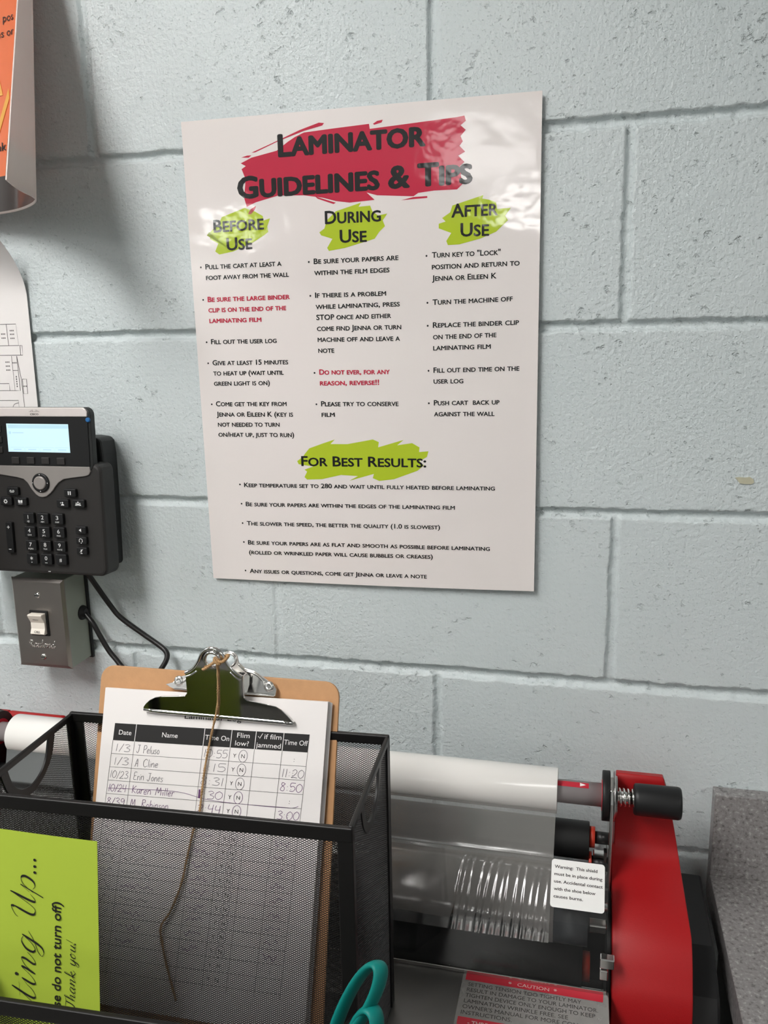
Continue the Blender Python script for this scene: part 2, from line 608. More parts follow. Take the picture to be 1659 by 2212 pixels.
# hand-drawn single-stroke letters, cap height 1
HW = {
    '0': (0.6, [[(0.3, 1), (0.08, 0.75), (0.05, 0.3), (0.28, 0), (0.52, 0.3), (0.52, 0.75), (0.3, 1)]]),
    '1': (0.3, [[(0.15, 1), (0.13, 0)]]),
    '2': (0.6, [[(0.08, 0.78), (0.3, 1), (0.5, 0.75), (0.3, 0.35), (0.05, 0.02), (0.3, 0.06), (0.58, 0.02)]]),
    '3': (0.55, [[(0.08, 0.9), (0.3, 1), (0.46, 0.8), (0.22, 0.55), (0.5, 0.35), (0.4, 0.05), (0.05, 0.06)]]),
    '4': (0.6, [[(0.12, 1), (0.08, 0.45), (0.5, 0.5)], [(0.46, 1), (0.42, 0)]]),
    '5': (0.55, [[(0.5, 1), (0.12, 0.98), (0.1, 0.58), (0.35, 0.62), (0.5, 0.35), (0.35, 0.03), (0.05, 0.05)]]),
    '8': (0.5, [[(0.42, 0.85), (0.2, 1), (0.1, 0.75), (0.38, 0.4), (0.34, 0.03), (0.08, 0.1), (0.12, 0.42), (0.42, 0.85)]]),
    '9': (0.55, [[(0.45, 0.85), (0.2, 1), (0.08, 0.7), (0.25, 0.5), (0.45, 0.8), (0.44, 0.4), (0.38, 0)]]),
    '/': (0.4, [[(0.36, 1.05), (0.05, -0.05)]]),
    ':': (0.3, [[(0.12, 0.62), (0.15, 0.56)], [(0.12, 0.2), (0.15, 0.14)]]),
    '.': (0.25, [[(0.1, 0.06), (0.13, 0.02)]]),
    'J': (0.6, [[(0.12, 1), (0.55, 1)], [(0.38, 1), (0.36, 0.25), (0.2, 0), (0.04, 0.2)]]),
    'P': (0.6, [[(0.12, 1), (0.1, 0)], [(0.1, 0.95), (0.4, 1), (0.52, 0.75), (0.35, 0.5), (0.12, 0.48)]]),
    'A': (0.6, [[(0.05, 0), (0.28, 1), (0.42, 0)], [(0.12, 0.4), (0.4, 0.42)]]),
    'C': (0.65, [[(0.58, 0.85), (0.35, 1), (0.1, 0.7), (0.1, 0.25), (0.32, 0), (0.6, 0.15)]]),
    'E': (0.6, [[(0.52, 0.98), (0.15, 0.95), (0.14, 0.52), (0.42, 0.52)], [(0.14, 0.52), (0.1, 0.05), (0.5, 0.03)]]),
    'K': (0.6, [[(0.12, 1), (0.1, 0)], [(0.5, 0.95), (0.14, 0.45), (0.55, 0.02)]]),
    'M': (0.85, [[(0.08, 0), (0.18, 0.98), (0.4, 0.3), (0.6, 0.98), (0.72, 0)]]),
    'R': (0.65, [[(0.12, 1), (0.1, 0)], [(0.1, 0.95), (0.42, 0.98), (0.48, 0.68), (0.14, 0.5), (0.58, 0)]]),
    'a': (0.5, [[(0.42, 0.48), (0.2, 0.55), (0.06, 0.25), (0.2, 0), (0.4, 0.3)], [(0.43, 0.52), (0.4, 0.15), (0.5, 0.03)]]),
    'b': (0.48, [[(0.1, 1), (0.08, 0.05), (0.3, 0), (0.42, 0.3), (0.25, 0.52), (0.1, 0.35)]]),
    'e': (0.45, [[(0.06, 0.28), (0.36, 0.34), (0.28, 0.55), (0.08, 0.35), (0.14, 0.04), (0.4, 0.1)]]),
    'i': (0.22, [[(0.1, 0.5), (0.1, 0.02)], [(0.12, 0.76), (0.13, 0.7)]]),
    'l': (0.22, [[(0.12, 1), (0.1, 0.04)]]),
    'n': (0.5, [[(0.08, 0.52), (0.08, 0)], [(0.08, 0.35), (0.28, 0.55), (0.4, 0.35), (0.42, 0)]]),
    'o': (0.48, [[(0.24, 0.54), (0.06, 0.28), (0.22, 0), (0.42, 0.25), (0.24, 0.54)]]),
    'r': (0.36, [[(0.08, 0.52), (0.08, 0)], [(0.08, 0.35), (0.2, 0.53), (0.34, 0.48)]]),
    's': (0.42, [[(0.36, 0.5), (0.14, 0.5), (0.14, 0.34), (0.34, 0.2), (0.26, 0.02), (0.05, 0.06)]]),
    't': (0.36, [[(0.18, 0.95), (0.16, 0.05), (0.3, 0.02)], [(0.02, 0.6), (0.34, 0.62)]]),
    'u': (0.5, [[(0.08, 0.52), (0.08, 0.12), (0.25, 0.0), (0.4, 0.2)], [(0.42, 0.52), (0.42, 0.1), (0.5, 0.02)]]),
    'd': (0.5, [[(0.4, 0.4), (0.2, 0.52), (0.06, 0.25), (0.2, 0), (0.4, 0.3)], [(0.46, 1), (0.4, 0.1), (0.5, 0.02)]]),
    ' ': (0.45, []),
}


def put_hand(mb, txt, x0, x1, y0, h, w, fn, mi=0, seed=1, slant=0.12):
    r = random.Random(seed)
    adv = sum(HW[c][0] for c in txt)
    sx = (x1 - x0) / adv
    x = x0
    for c in txt:
        wd, st = HW[c]
        j = r.uniform(-0.04, 0.04)
        for s_ in st:
            pts = [(x + px * sx + slant * py * h * 0.5, y0 + (py + j) * h) for px, py in s_]
            put_stroke(mb, pts, w, fn, mi, per=5)
        x += wd * sx


# joined cursive letters (x-height 1, baseline 0): advance, strokes
CU = {
    't': (0.85, [[(0.0, 0.1), (0.45, 1.0), (0.72, 1.75)], [(0.72, 1.75), (0.42, 0.75), (0.3, 0.15), (0.45, 0.0), (0.75, 0.25), (0.95, 0.6)], [(0.25, 1.15), (1.0, 1.22)]]),
    'i': (0.7, [[(0.1, 0.6), (0.42, 1.0)], [(0.42, 1.0), (0.22, 0.25), (0.3, 0.0), (0.55, 0.2), (0.8, 0.6)], [(0.56, 1.42), (0.6, 1.36)]]),
    'n': (1.15, [[(0.1, 0.6), (0.32, 1.0), (0.3, 0.7), (0.08, 0.0)], [(0.12, 0.1), (0.45, 0.75), (0.78, 1.0), (0.82, 0.75), (0.62, 0.15), (0.72, 0.0), (0.95, 0.2), (1.2, 0.6)]]),
    'g': (1.1, [[(0.88, 0.85), (0.6, 1.0), (0.25, 0.7), (0.12, 0.2), (0.3, 0.0), (0.6, 0.3), (0.95, 0.95)], [(0.95, 0.95), (0.55, -0.3), (0.25, -0.62), (0.0, -0.5), (0.2, -0.2), (0.75, 0.1), (1.2, 0.5)]]),
    'u': (1.1, [[(0.1, 0.6), (0.42, 1.0)], [(0.42, 1.0), (0.2, 0.25), (0.32, 0.0), (0.6, 0.2), (0.98, 1.0)], [(0.98, 1.0), (0.75, 0.2), (0.85, 0.0), (1.0, 0.15), (1.2, 0.5)]]),
    'p': (1.1, [[(0.1, 0.4), (0.45, 1.05)], [(0.45, 1.05), (-0.05, -0.6)], [(0.1, 0.1), (0.5, 0.85), (0.85, 1.0), (0.98, 0.7), (0.78, 0.15), (0.5, 0.0), (0.3, 0.15)]]),
    'U': (1.5, [[(0.0, 1.25), (0.15, 1.5), (0.55, 1.75), (0.62, 1.5)], [(0.62, 1.5), (0.32, 0.35), (0.45, 0.0), (0.8, 0.2), (1.45, 1.8)], [(1.45, 1.8), (1.1, 0.25), (1.2, 0.0), (1.5, 0.35)]]),
    'T': (1.2, [[(0.2, 1.5), (0.35, 1.85), (1.0, 1.75), (1.55, 1.9)], [(1.0, 1.8), (0.75, 0.6), (0.45, 0.05), (0.15, 0.0), (0.1, 0.25)]]),
    'h': (1.0, [[(0.0, 0.4), (0.5, 1.4), (0.62, 1.95), (0.45, 1.9), (0.05, 0.0)], [(0.1, 0.2), (0.45, 0.85), (0.68, 0.95), (0.7, 0.7), (0.55, 0.1), (0.7, 0.02), (1.0, 0.5)]]),
    'a': (1.0, [[(0.8, 0.85), (0.55, 1.0), (0.22, 0.7), (0.12, 0.2), (0.28, 0.0), (0.55, 0.3), (0.88, 0.95)], [(0.88, 0.95), (0.65, 0.2), (0.75, 0.0), (1.05, 0.45)]]),
    'k': (1.0, [[(0.0, 0.4), (0.5, 1.4), (0.62, 1.95), (0.45, 1.9), (0.05, 0.0)], [(0.15, 0.4), (0.6, 0.9), (0.72, 0.75), (0.28, 0.5), (0.6, 0.05), (0.75, 0.05), (1.0, 0.45)]]),
    'y': (1.05, [[(0.1, 0.6), (0.4, 1.0)], [(0.4, 1.0), (0.2, 0.25), (0.32, 0.0), (0.6, 0.2), (0.98, 1.0)], [(0.98, 1.0), (0.55, -0.35), (0.25, -0.7), (0.02, -0.55), (0.3, -0.15), (1.1, 0.45)]]),
    'o': (0.9, [[(0.6, 1.0), (0.25, 0.75), (0.12, 0.25), (0.3, 0.0), (0.6, 0.25), (0.7, 0.7), (0.55, 1.0), (0.6, 0.8), (1.0, 0.85)]]),
    '!': (0.5, [[(0.55, 1.8), (0.25, 0.55)], [(0.13, 0.12), (0.1, 0.02)]]),
    '.': (0.42, [[(0.15, 0.13), (0.14, 0.0)]]),
    ' ': (0.6, []),
    'R': (1.3, [[(0.3, 0.9), (0.1, 1.4), (0.6, 1.8), (1.1, 1.6), (1.0, 1.1), (0.5, 0.95)], [(0.65, 1.7), (0.35, 0.0)], [(0.55, 0.95), (0.9, 0.3), (1.2, 0.05), (1.35, 0.4)]]),
    'l': (0.55, [[(0.0, 0.4), (0.5, 1.4), (0.58, 1.9), (0.42, 1.8), (0.18, 0.25), (0.3, 0.0), (0.6, 0.45)]]),
    'd': (1.0, [[(0.8, 0.85), (0.55, 1.0), (0.22, 0.7), (0.12, 0.2), (0.28, 0.0), (0.55, 0.3), (0.88, 0.95)], [(1.1, 1.9), (0.65, 0.2), (0.75, 0.0), (1.05, 0.45)]]),
}


def cursive_strokes(txt, x0, x1, y0, xh):
    adv = sum(CU[c][0] for c in txt)
    sx = (x1 - x0) / adv
    out = []
    x = x0
    for c in txt:
        wd, st = CU[c]
        for s_ in st:
            out.append((c, [(x + px * sx, y0 + py * xh) for px, py in s_]))
        x += wd * sx
    return out


def put_cursive(mb, txt, x0, x1, y0, xh, w, wmin, fn, mi=0):
    for c, pts in cursive_strokes(txt, x0, x1, y0, xh):
        if c in '.!' and len(pts) == 2 and abs(pts[0][1] - pts[1][1]) < 0.3 * xh or (c == 'i' and pts[0][1] > y0 + 1.2 * xh):
            put_dot(mb, pts[0][0], (pts[0][1] + pts[1][1]) / 2, w * 0.75, fn, mi)
        else:
            put_stroke(mb, pts, w, fn, mi, wmin=wmin, per=8)


# ------------------------------------------------------------------ setting
JZ = 1.3339      # height of the bed joint chosen as zero
BL = 0.2032      # half a block / one course


def block_wall():
    xs = np.unique(np.concatenate([np.arange(-3.4, -0.80, 0.02), np.arange(-0.80, 0.56, 0.0015), np.arange(0.56, 2.5, 0.02), [2.5]]))
    zs = np.unique(np.concatenate([np.arange(0.0, 0.80, 0.02), np.arange(0.80, 2.14, 0.0015), np.arange(2.14, CEIL + 0.021, 0.02)]))
    X, Z = np.meshgrid(xs, zs)

    def vnoise(x, z, cell, seed):
        g = np.random.default_rng(seed).random((512, 512))
        a, b = x / cell, z / cell
        i, j = np.floor(a).astype(int), np.floor(b).astype(int)
        fa, fb = a - i, b - j
        fa, fb = fa * fa * (3 - 2 * fa), fb * fb * (3 - 2 * fb)
        q = lambda p, r: g[p % 512, r % 512]
        return (q(i, j) * (1 - fa) + q(i + 1, j) * fa) * (1 - fb) + (q(i, j + 1) * (1 - fa) + q(i + 1, j + 1) * fa) * fb - 0.5
    edge = vnoise(X, Z, 0.009, 3) * 0.0035 + vnoise(X, Z, 0.003, 4) * 0.0016 + vnoise(X, Z, 0.05, 5) * 0.002
    wob = vnoise(X, Z, 0.12, 6) * 0.0022
    # bed joints
    k = np.round((Z + wob - JZ) / BL)
    dz = np.abs(Z + wob - JZ - k * BL)
    wide = np.where(k == -1, 0.0070, 0.0060)
    dep = np.where(k == -1, 0.0080, 0.0068)
    g1 = dep * np.clip(1 - (np.maximum(dz + edge * 0.7, 0) / wide) ** 3.2, 0, 1)
    # head joints, alternate courses
    course = np.floor((Z - JZ) / BL).astype(int)
    off = np.where(course % 2 == 0, 0.0, BL)        # course 0 (just above zero) has joints at x = 0
    xx = X + wob * 0.8 - off
    kx = np.round(xx / (2 * BL))
    dx = np.abs(xx - kx * 2 * BL)
    d2 = np.full_like(X, 0.0056)
    d2 = np.where((course == 0) & (kx == -1), 0.0008, d2)
    d2 = np.where((course == -1) & (kx == -1), 0.0016, d2)
    g2 = d2 * np.clip(1 - (np.maximum(dx + edge * 0.6, 0) / 0.0058) ** 3.0, 0, 1)
    Yd = np.maximum(g1, g2)
    # slight lip from block to block and waviness of the paint
    Yd = Yd + vnoise(X, Z, 0.06, 8) * 0.0007 + vnoise(X, Z, 0.012, 9) * 0.00035
    Yd = np.maximum(Yd, 0.0)
    nx, nz = len(xs), len(zs)
    co = np.stack([X, Yd, Z], -1).reshape(-1, 3).astype(np.float32)
    idx = np.arange(nx * nz).reshape(nz, nx)
    q = np.stack([idx[:-1, :-1], idx[:-1, 1:], idx[1:, 1:], idx[1:, :-1]], -1).reshape(-1, 4)
    me = bpy.data.meshes.new('wall_back')
    me.vertices.add(len(co))
    me.vertices.foreach_set('co', co.ravel())
    me.loops.add(q.size)
    me.loops.foreach_set('vertex_index', q.ravel().astype(np.int32))
    me.polygons.add(len(q))
    me.polygons.foreach_set('loop_start', (np.arange(len(q)) * 4).astype(np.int32))
    me.polygons.foreach_set('use_smooth', np.ones(len(q), bool))
    me.update(calc_edges=True)
    me.materials.append(M['wall'])
    o = bpy.data.objects.new('wall_back', me)
    COL.objects.link(o)
    return tag(o, 'pale blue painted concrete block wall with raked mortar joints', kind='structure')


block_wall()
for nm, bx, m in (('floor', (-4.4, 3.0, -8.4, 0.02, -0.05, 0.0), 'floor'), ('ceiling', (-4.4, 3.0, -8.4, 0.02, CEIL, CEIL + 0.05), 'ceiling'),
                  ('wall_left', (-3.45, -3.4, -8.4, 0.0, 0.0, CEIL), 'room'), ('wall_right', (2.5, 2.55, -8.4, 0.0, 0.0, CEIL), 'room'),
                  ('wall_front', (-4.4, 3.0, -8.45, -8.4, 0.0, CEIL), 'room')):
    tag(MB().box(*bx).build(nm, m), kind='structure')

# ------------------------------------------------------------------ ceiling lights
for i, (x, y, sx, sy, st) in enumerate(TROFFERS):
    t = thing('ceiling_light', 'flush rectangular ceiling light panel out of view above the room', 'light', (x, y, CEIL - 0.03), group='ceiling light panels')
    fr = MB()
    for a in (-1, 1):
        fr.box(a * sx / 2 - 0.015, a * sx / 2 + 0.015, -sy / 2 - 0.015, sy / 2 + 0.015, -0.005, 0.03)
        fr.box(-sx / 2, sx / 2, a * sy / 2 - 0.015, a * sy / 2 + 0.015, -0.005, 0.03)
    fr.build('frame', 'frame', t)
    m = mat('lamp_diffuser_lit', (0.9, 0.9, 0.9), 0.5, emit=((1.0, 0.985, 0.96), LAMP * st))
    MB().box(-sx / 2 + 0.012, sx / 2 - 0.012, -sy / 2 + 0.012, sy / 2 - 0.012, 0.004, 0.012).build('diffuser', m, t)

# ------------------------------------------------------------------ guidelines poster
LINES=[
 ('Pull the cart at least a', (-0.2708, 1.6116), (-0.1762, 1.6122), 'k', (-0.2766, 1.6141)),
 ('foot away from the wall', (-0.2708, 1.5995), (-0.1677, 1.5998), 'k', None),
 ('Be sure the large binder', (-0.2704, 1.5746), (-0.1676, 1.5751), 'r', (-0.2761, 1.5771)),
 ('clip is on the end of the', (-0.2702, 1.5626), (-0.1726, 1.5628), 'r', None),
 ('laminating film', (-0.2698, 1.5504), (-0.2038, 1.5505), 'r', None),
 ('Fill out the user log', (-0.2692, 1.5258), (-0.186, 1.526), 'k', (-0.2749, 1.5281)),
 ('Give at least 15 minutes', (-0.2689, 1.5011), (-0.1729, 1.5013), 'k', (-0.2745, 1.5034)),
 ('to heat up (wait until', (-0.2687, 1.4889), (-0.1789, 1.4893), 'k', None),
 ('green light is on)', (-0.2686, 1.4768), (-0.1969, 1.4773), 'k', None),
 ('Come get the key from', (-0.2676, 1.4523), (-0.1769, 1.4528), 'k', (-0.273, 1.4546)),
 ('Jenna or Eileen K (key is', (-0.2675, 1.4399), (-0.1694, 1.4402), 'k', None),
 ('not needed to turn', (-0.2665, 1.4277), (-0.1868, 1.4282), 'k', None),
 ('on/heat up, just to run)', (-0.2666, 1.4155), (-0.1691, 1.416), 'k', None),
 ('Be sure your papers are', (-0.1374, 1.6126), (-0.039, 1.6132), 'k', (-0.1432, 1.615)),
 ('within the film edges', (-0.1372, 1.6002), (-0.0493, 1.6006), 'k', None),
 ('If there is a problem', (-0.1371, 1.5755), (-0.0536, 1.5755), 'k', (-0.1428, 1.5778)),
 ('while laminating, press', (-0.1369, 1.5629), (-0.0381, 1.5635), 'k', None),
 ('STOP once and either', (-0.1365, 1.5508), (-0.0483, 1.551), 'k', None),
 ('come find Jenna or turn', (-0.1362, 1.5385), (-0.0368, 1.5384), 'k', None),
 ('machine off and leave a', (-0.1358, 1.5262), (-0.0385, 1.5259), 'k', None),
 ('note', (-0.1355, 1.5138), (-0.1162, 1.5138), 'k', None),
 ('Do not ever, for any', (-0.1351, 1.489), (-0.0509, 1.489), 'r', (-0.1409, 1.491)),
 ('reason, reverse!!', (-0.1348, 1.4766), (-0.0636, 1.477), 'r', None),
 ('Please try to conserve', (-0.1342, 1.4525), (-0.0412, 1.4529), 'k', (-0.1399, 1.4547)),
 ('film', (-0.134, 1.44), (-0.1178, 1.4404), 'k', None),
 ('Turn key to "Lock"', (-0.0015, 1.6139), (0.0732, 1.6141), 'k', (-0.0075, 1.6161)),
 ('position and return to', (-0.0016, 1.6016), (0.0936, 1.6023), 'k', None),
 ('Jenna or Eileen K', (-0.0015, 1.5895), (0.0691, 1.5898), 'k', None),
 ('Turn the machine off', (-0.0011, 1.5639), (0.0867, 1.5656), 'k', (-0.0068, 1.5663)),
 ('Replace the binder clip', (-0.0009, 1.5393), (0.0938, 1.5406), 'k', (-0.0067, 1.5415)),
 ('on the end of the', (-0.0008, 1.5266), (0.0696, 1.5278), 'k', None),
 ('laminating film', (-0.0007, 1.5146), (0.0635, 1.5156), 'k', None),
 ('Fill out end time on the', (-0.0005, 1.49), (0.0949, 1.4915), 'k', (-0.0061, 1.4922)),
 ('user log', (-0.0005, 1.4779), (0.0333, 1.4782), 'k', None),
 ('Push cart  back up', (-0.0003, 1.4536), (0.0737, 1.4548), 'k', (-0.006, 1.4559)),
 ('against the wall', (-0.0002, 1.4413), (0.0683, 1.442), 'k', None),
 ('Keep temperature set to 280 and wait until fully heated before laminating', (-0.2364, 1.3541), (0.0695, 1.3577), 'k', (-0.2418, 1.3571)),
 ('Be sure your papers are within the edges of the laminating film', (-0.2355, 1.3303), (0.0237, 1.3341), 'k', (-0.241, 1.3331)),
 ('The slower the speed, the better the quality (1.0 is slowest)', (-0.2355, 1.3062), (0.0062, 1.3101), 'k', (-0.241, 1.3087)),
 ('Be sure your papers are as flat and smooth as possible before laminating', (-0.2352, 1.282), (0.0644, 1.287), 'k', (-0.2407, 1.2847)),
 ('(rolled or wrinkled paper will cause bubbles or creases)', (-0.2345, 1.2695), (-0.0026, 1.2744), 'k', None),
 ('Any issues or questions, come get Jenna or leave a note', (-0.2349, 1.2454), (-0.0099, 1.2499), 'k', (-0.2405, 1.2481)),
]
HEADS= [('Laminator', (-0.175, 1.7293), (-0.0075, 1.7294), 't'), ('Guidelines & Tips', (-0.2259, 1.6879), (0.0429, 1.6889), 't'), ('Before', (-0.2578, 1.6523), (-0.1955, 1.6531), 'h'), ('Use', (-0.2426, 1.6318), (-0.2108, 1.6323), 'h'), ('During', (-0.1226, 1.6551), (-0.058, 1.6549), 'h'), ('Use', (-0.1059, 1.6343), (-0.0746, 1.6341), 'h'), ('After', (0.02, 1.6548), (0.0699, 1.6549), 'h'), ('Use', (0.0299, 1.6348), (0.0608, 1.6343), 'h'), ('For Best Results:', (-0.1614, 1.3816), (-0.0095, 1.3828), 'h')]
RED= [[(-0.2201, 1.725), (-0.2068, 1.7302), (-0.1766, 1.7354), (-0.1627, 1.7439), (-0.1545, 1.7481), (-0.1437, 1.752), (-0.1069, 1.7538), (-0.0695, 1.7553), (-0.0688, 1.7502), (-0.0304, 1.752), (0.025, 1.7547), (0.034, 1.7556), (0.0355, 1.7505), (0.0299, 1.7465), (0.0355, 1.7416), (0.0299, 1.7359), (0.0323, 1.7305), (0.0287, 1.7263), (0.0348, 1.7202), (0.0275, 1.7166), (0.0341, 1.71), (0.0287, 1.7058), (0.036, 1.7007), (0.0299, 1.6977), (0.0324, 1.6883), (0.0262, 1.6829), (0.0014, 1.6832), (-0.0162, 1.6818), (-0.0213, 1.6786), (-0.0621, 1.682), (-0.0737, 1.6855), (-0.0648, 1.6774), (-0.0935, 1.6761), (-0.1093, 1.6786), (-0.125, 1.6831), (-0.1463, 1.6867), (-0.1761, 1.6883), (-0.2039, 1.6825), (-0.2153, 1.6782), (-0.2181, 1.6882), (-0.215, 1.7076), (-0.2194, 1.7188), (-0.2142, 1.7217)], [(-0.2066, 1.7354), (-0.1816, 1.7436), (-0.1489, 1.7548), (-0.1262, 1.7608), (-0.1202, 1.7599), (-0.1224, 1.7575), (-0.1436, 1.7537), (-0.1734, 1.7454), (-0.2024, 1.7354)], [(-0.2192, 1.731), (-0.2122, 1.7327), (-0.2067, 1.7326), (-0.2101, 1.7304)], [(-0.0652, 1.755), (-0.0605, 1.7576), (-0.0542, 1.7583), (-0.0555, 1.7556), (-0.0637, 1.7539)], [(-0.0353, 1.6753), (-0.0213, 1.6779), (-0.0062, 1.678), (-0.0062, 1.6761), (-0.0238, 1.6757)], [(-0.214, 1.6702), (-0.2113, 1.675), (-0.2041, 1.6786), (-0.2057, 1.6747), (-0.2101, 1.67)], [(-0.133, 1.6847), (-0.1093, 1.6769), (-0.112, 1.6756), (-0.1304, 1.6822)]]
GREEN= [[(-0.2635, 1.653), (-0.2667, 1.6494), (-0.2591, 1.6553), (-0.2516, 1.66), (-0.2468, 1.6686), (-0.2181, 1.6771), (-0.2058, 1.6727), (-0.1964, 1.6673), (-0.1958, 1.6623), (-0.1877, 1.6644), (-0.1914, 1.6559), (-0.1906, 1.6497), (-0.1961, 1.6462), (-0.2119, 1.6381), (-0.235, 1.6302), (-0.2523, 1.6276), (-0.2572, 1.6312), (-0.2529, 1.6399), (-0.2626, 1.6449)], [(-0.1296, 1.6464), (-0.1235, 1.6502), (-0.1206, 1.6586), (-0.1096, 1.6678), (-0.0804, 1.6754), (-0.0832, 1.6712), (-0.0701, 1.6717), (-0.0676, 1.6656), (-0.0613, 1.661), (-0.0509, 1.6624), (-0.0562, 1.6555), (-0.0537, 1.6494), (-0.0603, 1.6437), (-0.0657, 1.6367), (-0.1002, 1.6284), (-0.119, 1.626), (-0.121, 1.6293), (-0.1145, 1.6388), (-0.1275, 1.6431)], [(0.0062, 1.6489), (0.0137, 1.6509), (0.01, 1.6546), (0.0187, 1.66), (0.0212, 1.6669), (0.0544, 1.6756), (0.0532, 1.6722), (0.0605, 1.6706), (0.0678, 1.6679), (0.0691, 1.6609), (0.0836, 1.6613), (0.0776, 1.6536), (0.0806, 1.6488), (0.0681, 1.6378), (0.051, 1.6315), (0.0287, 1.6266), (0.0162, 1.6264), (0.0144, 1.6307), (0.0199, 1.6388), (0.0062, 1.6442)], [(-0.1665, 1.3872), (-0.1591, 1.3924), (-0.1563, 1.3963), (-0.1507, 1.4027), (-0.1347, 1.4084), (-0.1188, 1.4136), (-0.1242, 1.4081), (-0.1034, 1.4083), (-0.0725, 1.4141), (-0.0654, 1.4112), (-0.0663, 1.405), (-0.0359, 1.414), (-0.0435, 1.4077), (-0.0259, 1.4104), (-0.0173, 1.4056), (-0.0178, 1.4002), (-0.0069, 1.4013), (-0.0087, 1.3947), (-0.0174, 1.3896), (-0.0125, 1.3847), (-0.02, 1.3784), (-0.0479, 1.3679), (-0.0658, 1.3655), (-0.0735, 1.3686), (-0.0721, 1.3737), (-0.102, 1.3649), (-0.0915, 1.3707), (-0.1123, 1.3716), (-0.1362, 1.366), (-0.1549, 1.3651), (-0.158, 1.3681), (-0.1545, 1.3746), (-0.1576, 1.3771), (-0.1463, 1.3811), (-0.1648, 1.3834)]]


PC = [(-0.2906, 1.7739), (0.1141, 1.7732), (0.1152, 1.2412), (-0.2849, 1.2359)]


def poster_y(x, z):
    """distance of the sheet's face from the wall: flat, standing off a little more at the right and the foot"""
    tx, tz = (x + 0.29) / 0.405, (z - 1.236) / 0.537
    return -(0.0030 + 0.0032 * tx + 0.0022 * (1 - tz))


def on_poster(d):
    return lambda x, z: (x, poster_y(x, z) - d, z)


pm = MB()
nxp, nzp = 24, 30
for side, dd in ((0, 0.0), (1, 0.0006)):
    vs = []
    for j in range(nzp + 1):
        for i in range(nxp + 1):
            s_, t_ = i / nxp, j / nzp
            x = (PC[0][0] * (1 - s_) + PC[1][0] * s_) * (1 - t_) + (PC[3][0] * (1 - s_) + PC[2][0] * s_) * t_
            z = (PC[0][1] * (1 - s_) + PC[1][1] * s_) * (1 - t_) + (PC[3][1] * (1 - s_) + PC[2][1] * s_) * t_
            z -= 0.0012 * math.sin(math.pi * s_) * (t_ > 0.99)
            vs.append((x, poster_y(x, z) + dd, z))
    fs = [(j * (nxp + 1) + i, j * (nxp + 1) + i + 1, (j + 1) * (nxp + 1) + i + 1, (j + 1) * (nxp + 1) + i) for j in range(nzp) for i in range(nxp)]
    pm.add(vs, [f if side else f[::-1] for f in fs], 0, True)
per = [i for i in range(nxp + 1)] + [(j + 1) * (nxp + 1) + nxp for j in range(nzp)] + [nzp * (nxp + 1) + i for i in range(nxp - 1, -1, -1)] + [j * (nxp + 1) for j in range(nzp - 1, 0, -1)]
NP = (nxp + 1) * (nzp + 1)
rimv = [pm.v[i] for i in per] + [pm.v[i + NP] for i in per]
pm.add(rimv, [(i, (i + 1) % len(per), (i + 1) % len(per) + len(per), i + len(per)) for i in range(len(per))])
poster = thing('wall_poster', 'large white laminated poster of laminator guidelines and tips on the block wall', 'poster', (-0.088, 0, 1.505))
POFF = Matrix.Translation((0.088, 0, -1.505))


def pbuild(mb, name, mats):
    o = mb.build(name, mats, poster, fix=False)
    o.data.transform(POFF)
    return o


pbuild(pm, 'sheet', 'sheet')
b = MB()
for p in RED:
    put_poly(b, p, on_poster(0.00015), 0)
tag(pbuild(b, 'brush_stroke', 'redink'), 'crimson brush stroke behind the title')
for p in GREEN:
    b = MB()
    put_poly(b, p, on_poster(0.00015), 0)
    tag(pbuild(b, 'brush_stroke', 'greenink'), 'lime brush stroke behind a heading')
T = on_poster(0.0003)
b = MB()
for t, a, c, k in HEADS[:2]:
    put_text(b, t, a[0], c[0], a[1], 0.0235, T, 0, y1=c[1], bold=0.042, sc=0.82)
pbuild(b, 'title_lettering', 'ink')
for grp in ((2, 3), (4, 5), (6, 7), (8,)):
    b = MB()
    for g in grp:
        t, a, c, k = HEADS[g]
        put_text(b, t, a[0], c[0], a[1], 0.0142 if g < 8 else 0.0122, T, 0, y1=c[1], bold=0.024, sc=0.84)
    pbuild(b, 'heading_lettering', 'ink')
for lo, hi in ((0, 13), (13, 25), (25, 36), (36, 42)):
    b = MB()
    for t, a, c, k, bu in LINES[lo:hi]:
        cap = 0.0061 if lo < 36 else 0.0056
        put_text(b, t, a[0], c[0], a[1], cap, T, 1 if k == 'r' else 0, y1=c[1], bold=0.030 if k == 'r' else 0.022, sc=0.80)
        if bu:
            put_dot(b, bu[0], bu[1], 0.00105, T, 0)
    pbuild(b, 'instruction_lettering', ['ink', 'redink'])

# glue mark left on the wall
gm = MB()
gp = [(0.3235, 1.3765), (0.3275, 1.3772), (0.333, 1.3768), (0.3385, 1.3775), (0.3418, 1.3752), (0.3428, 1.3718), (0.340, 1.3698), (0.333, 1.3700), (0.3285, 1.3706), (0.3265, 1.3735)]
gm.prism(gp, lambda u, v, d: (u, -d, v), 0.0, 0.0012)
tag(gm.build('glue_mark', 'residue'), 'small yellowish dab of old adhesive on the block wall at the right edge', 'adhesive')

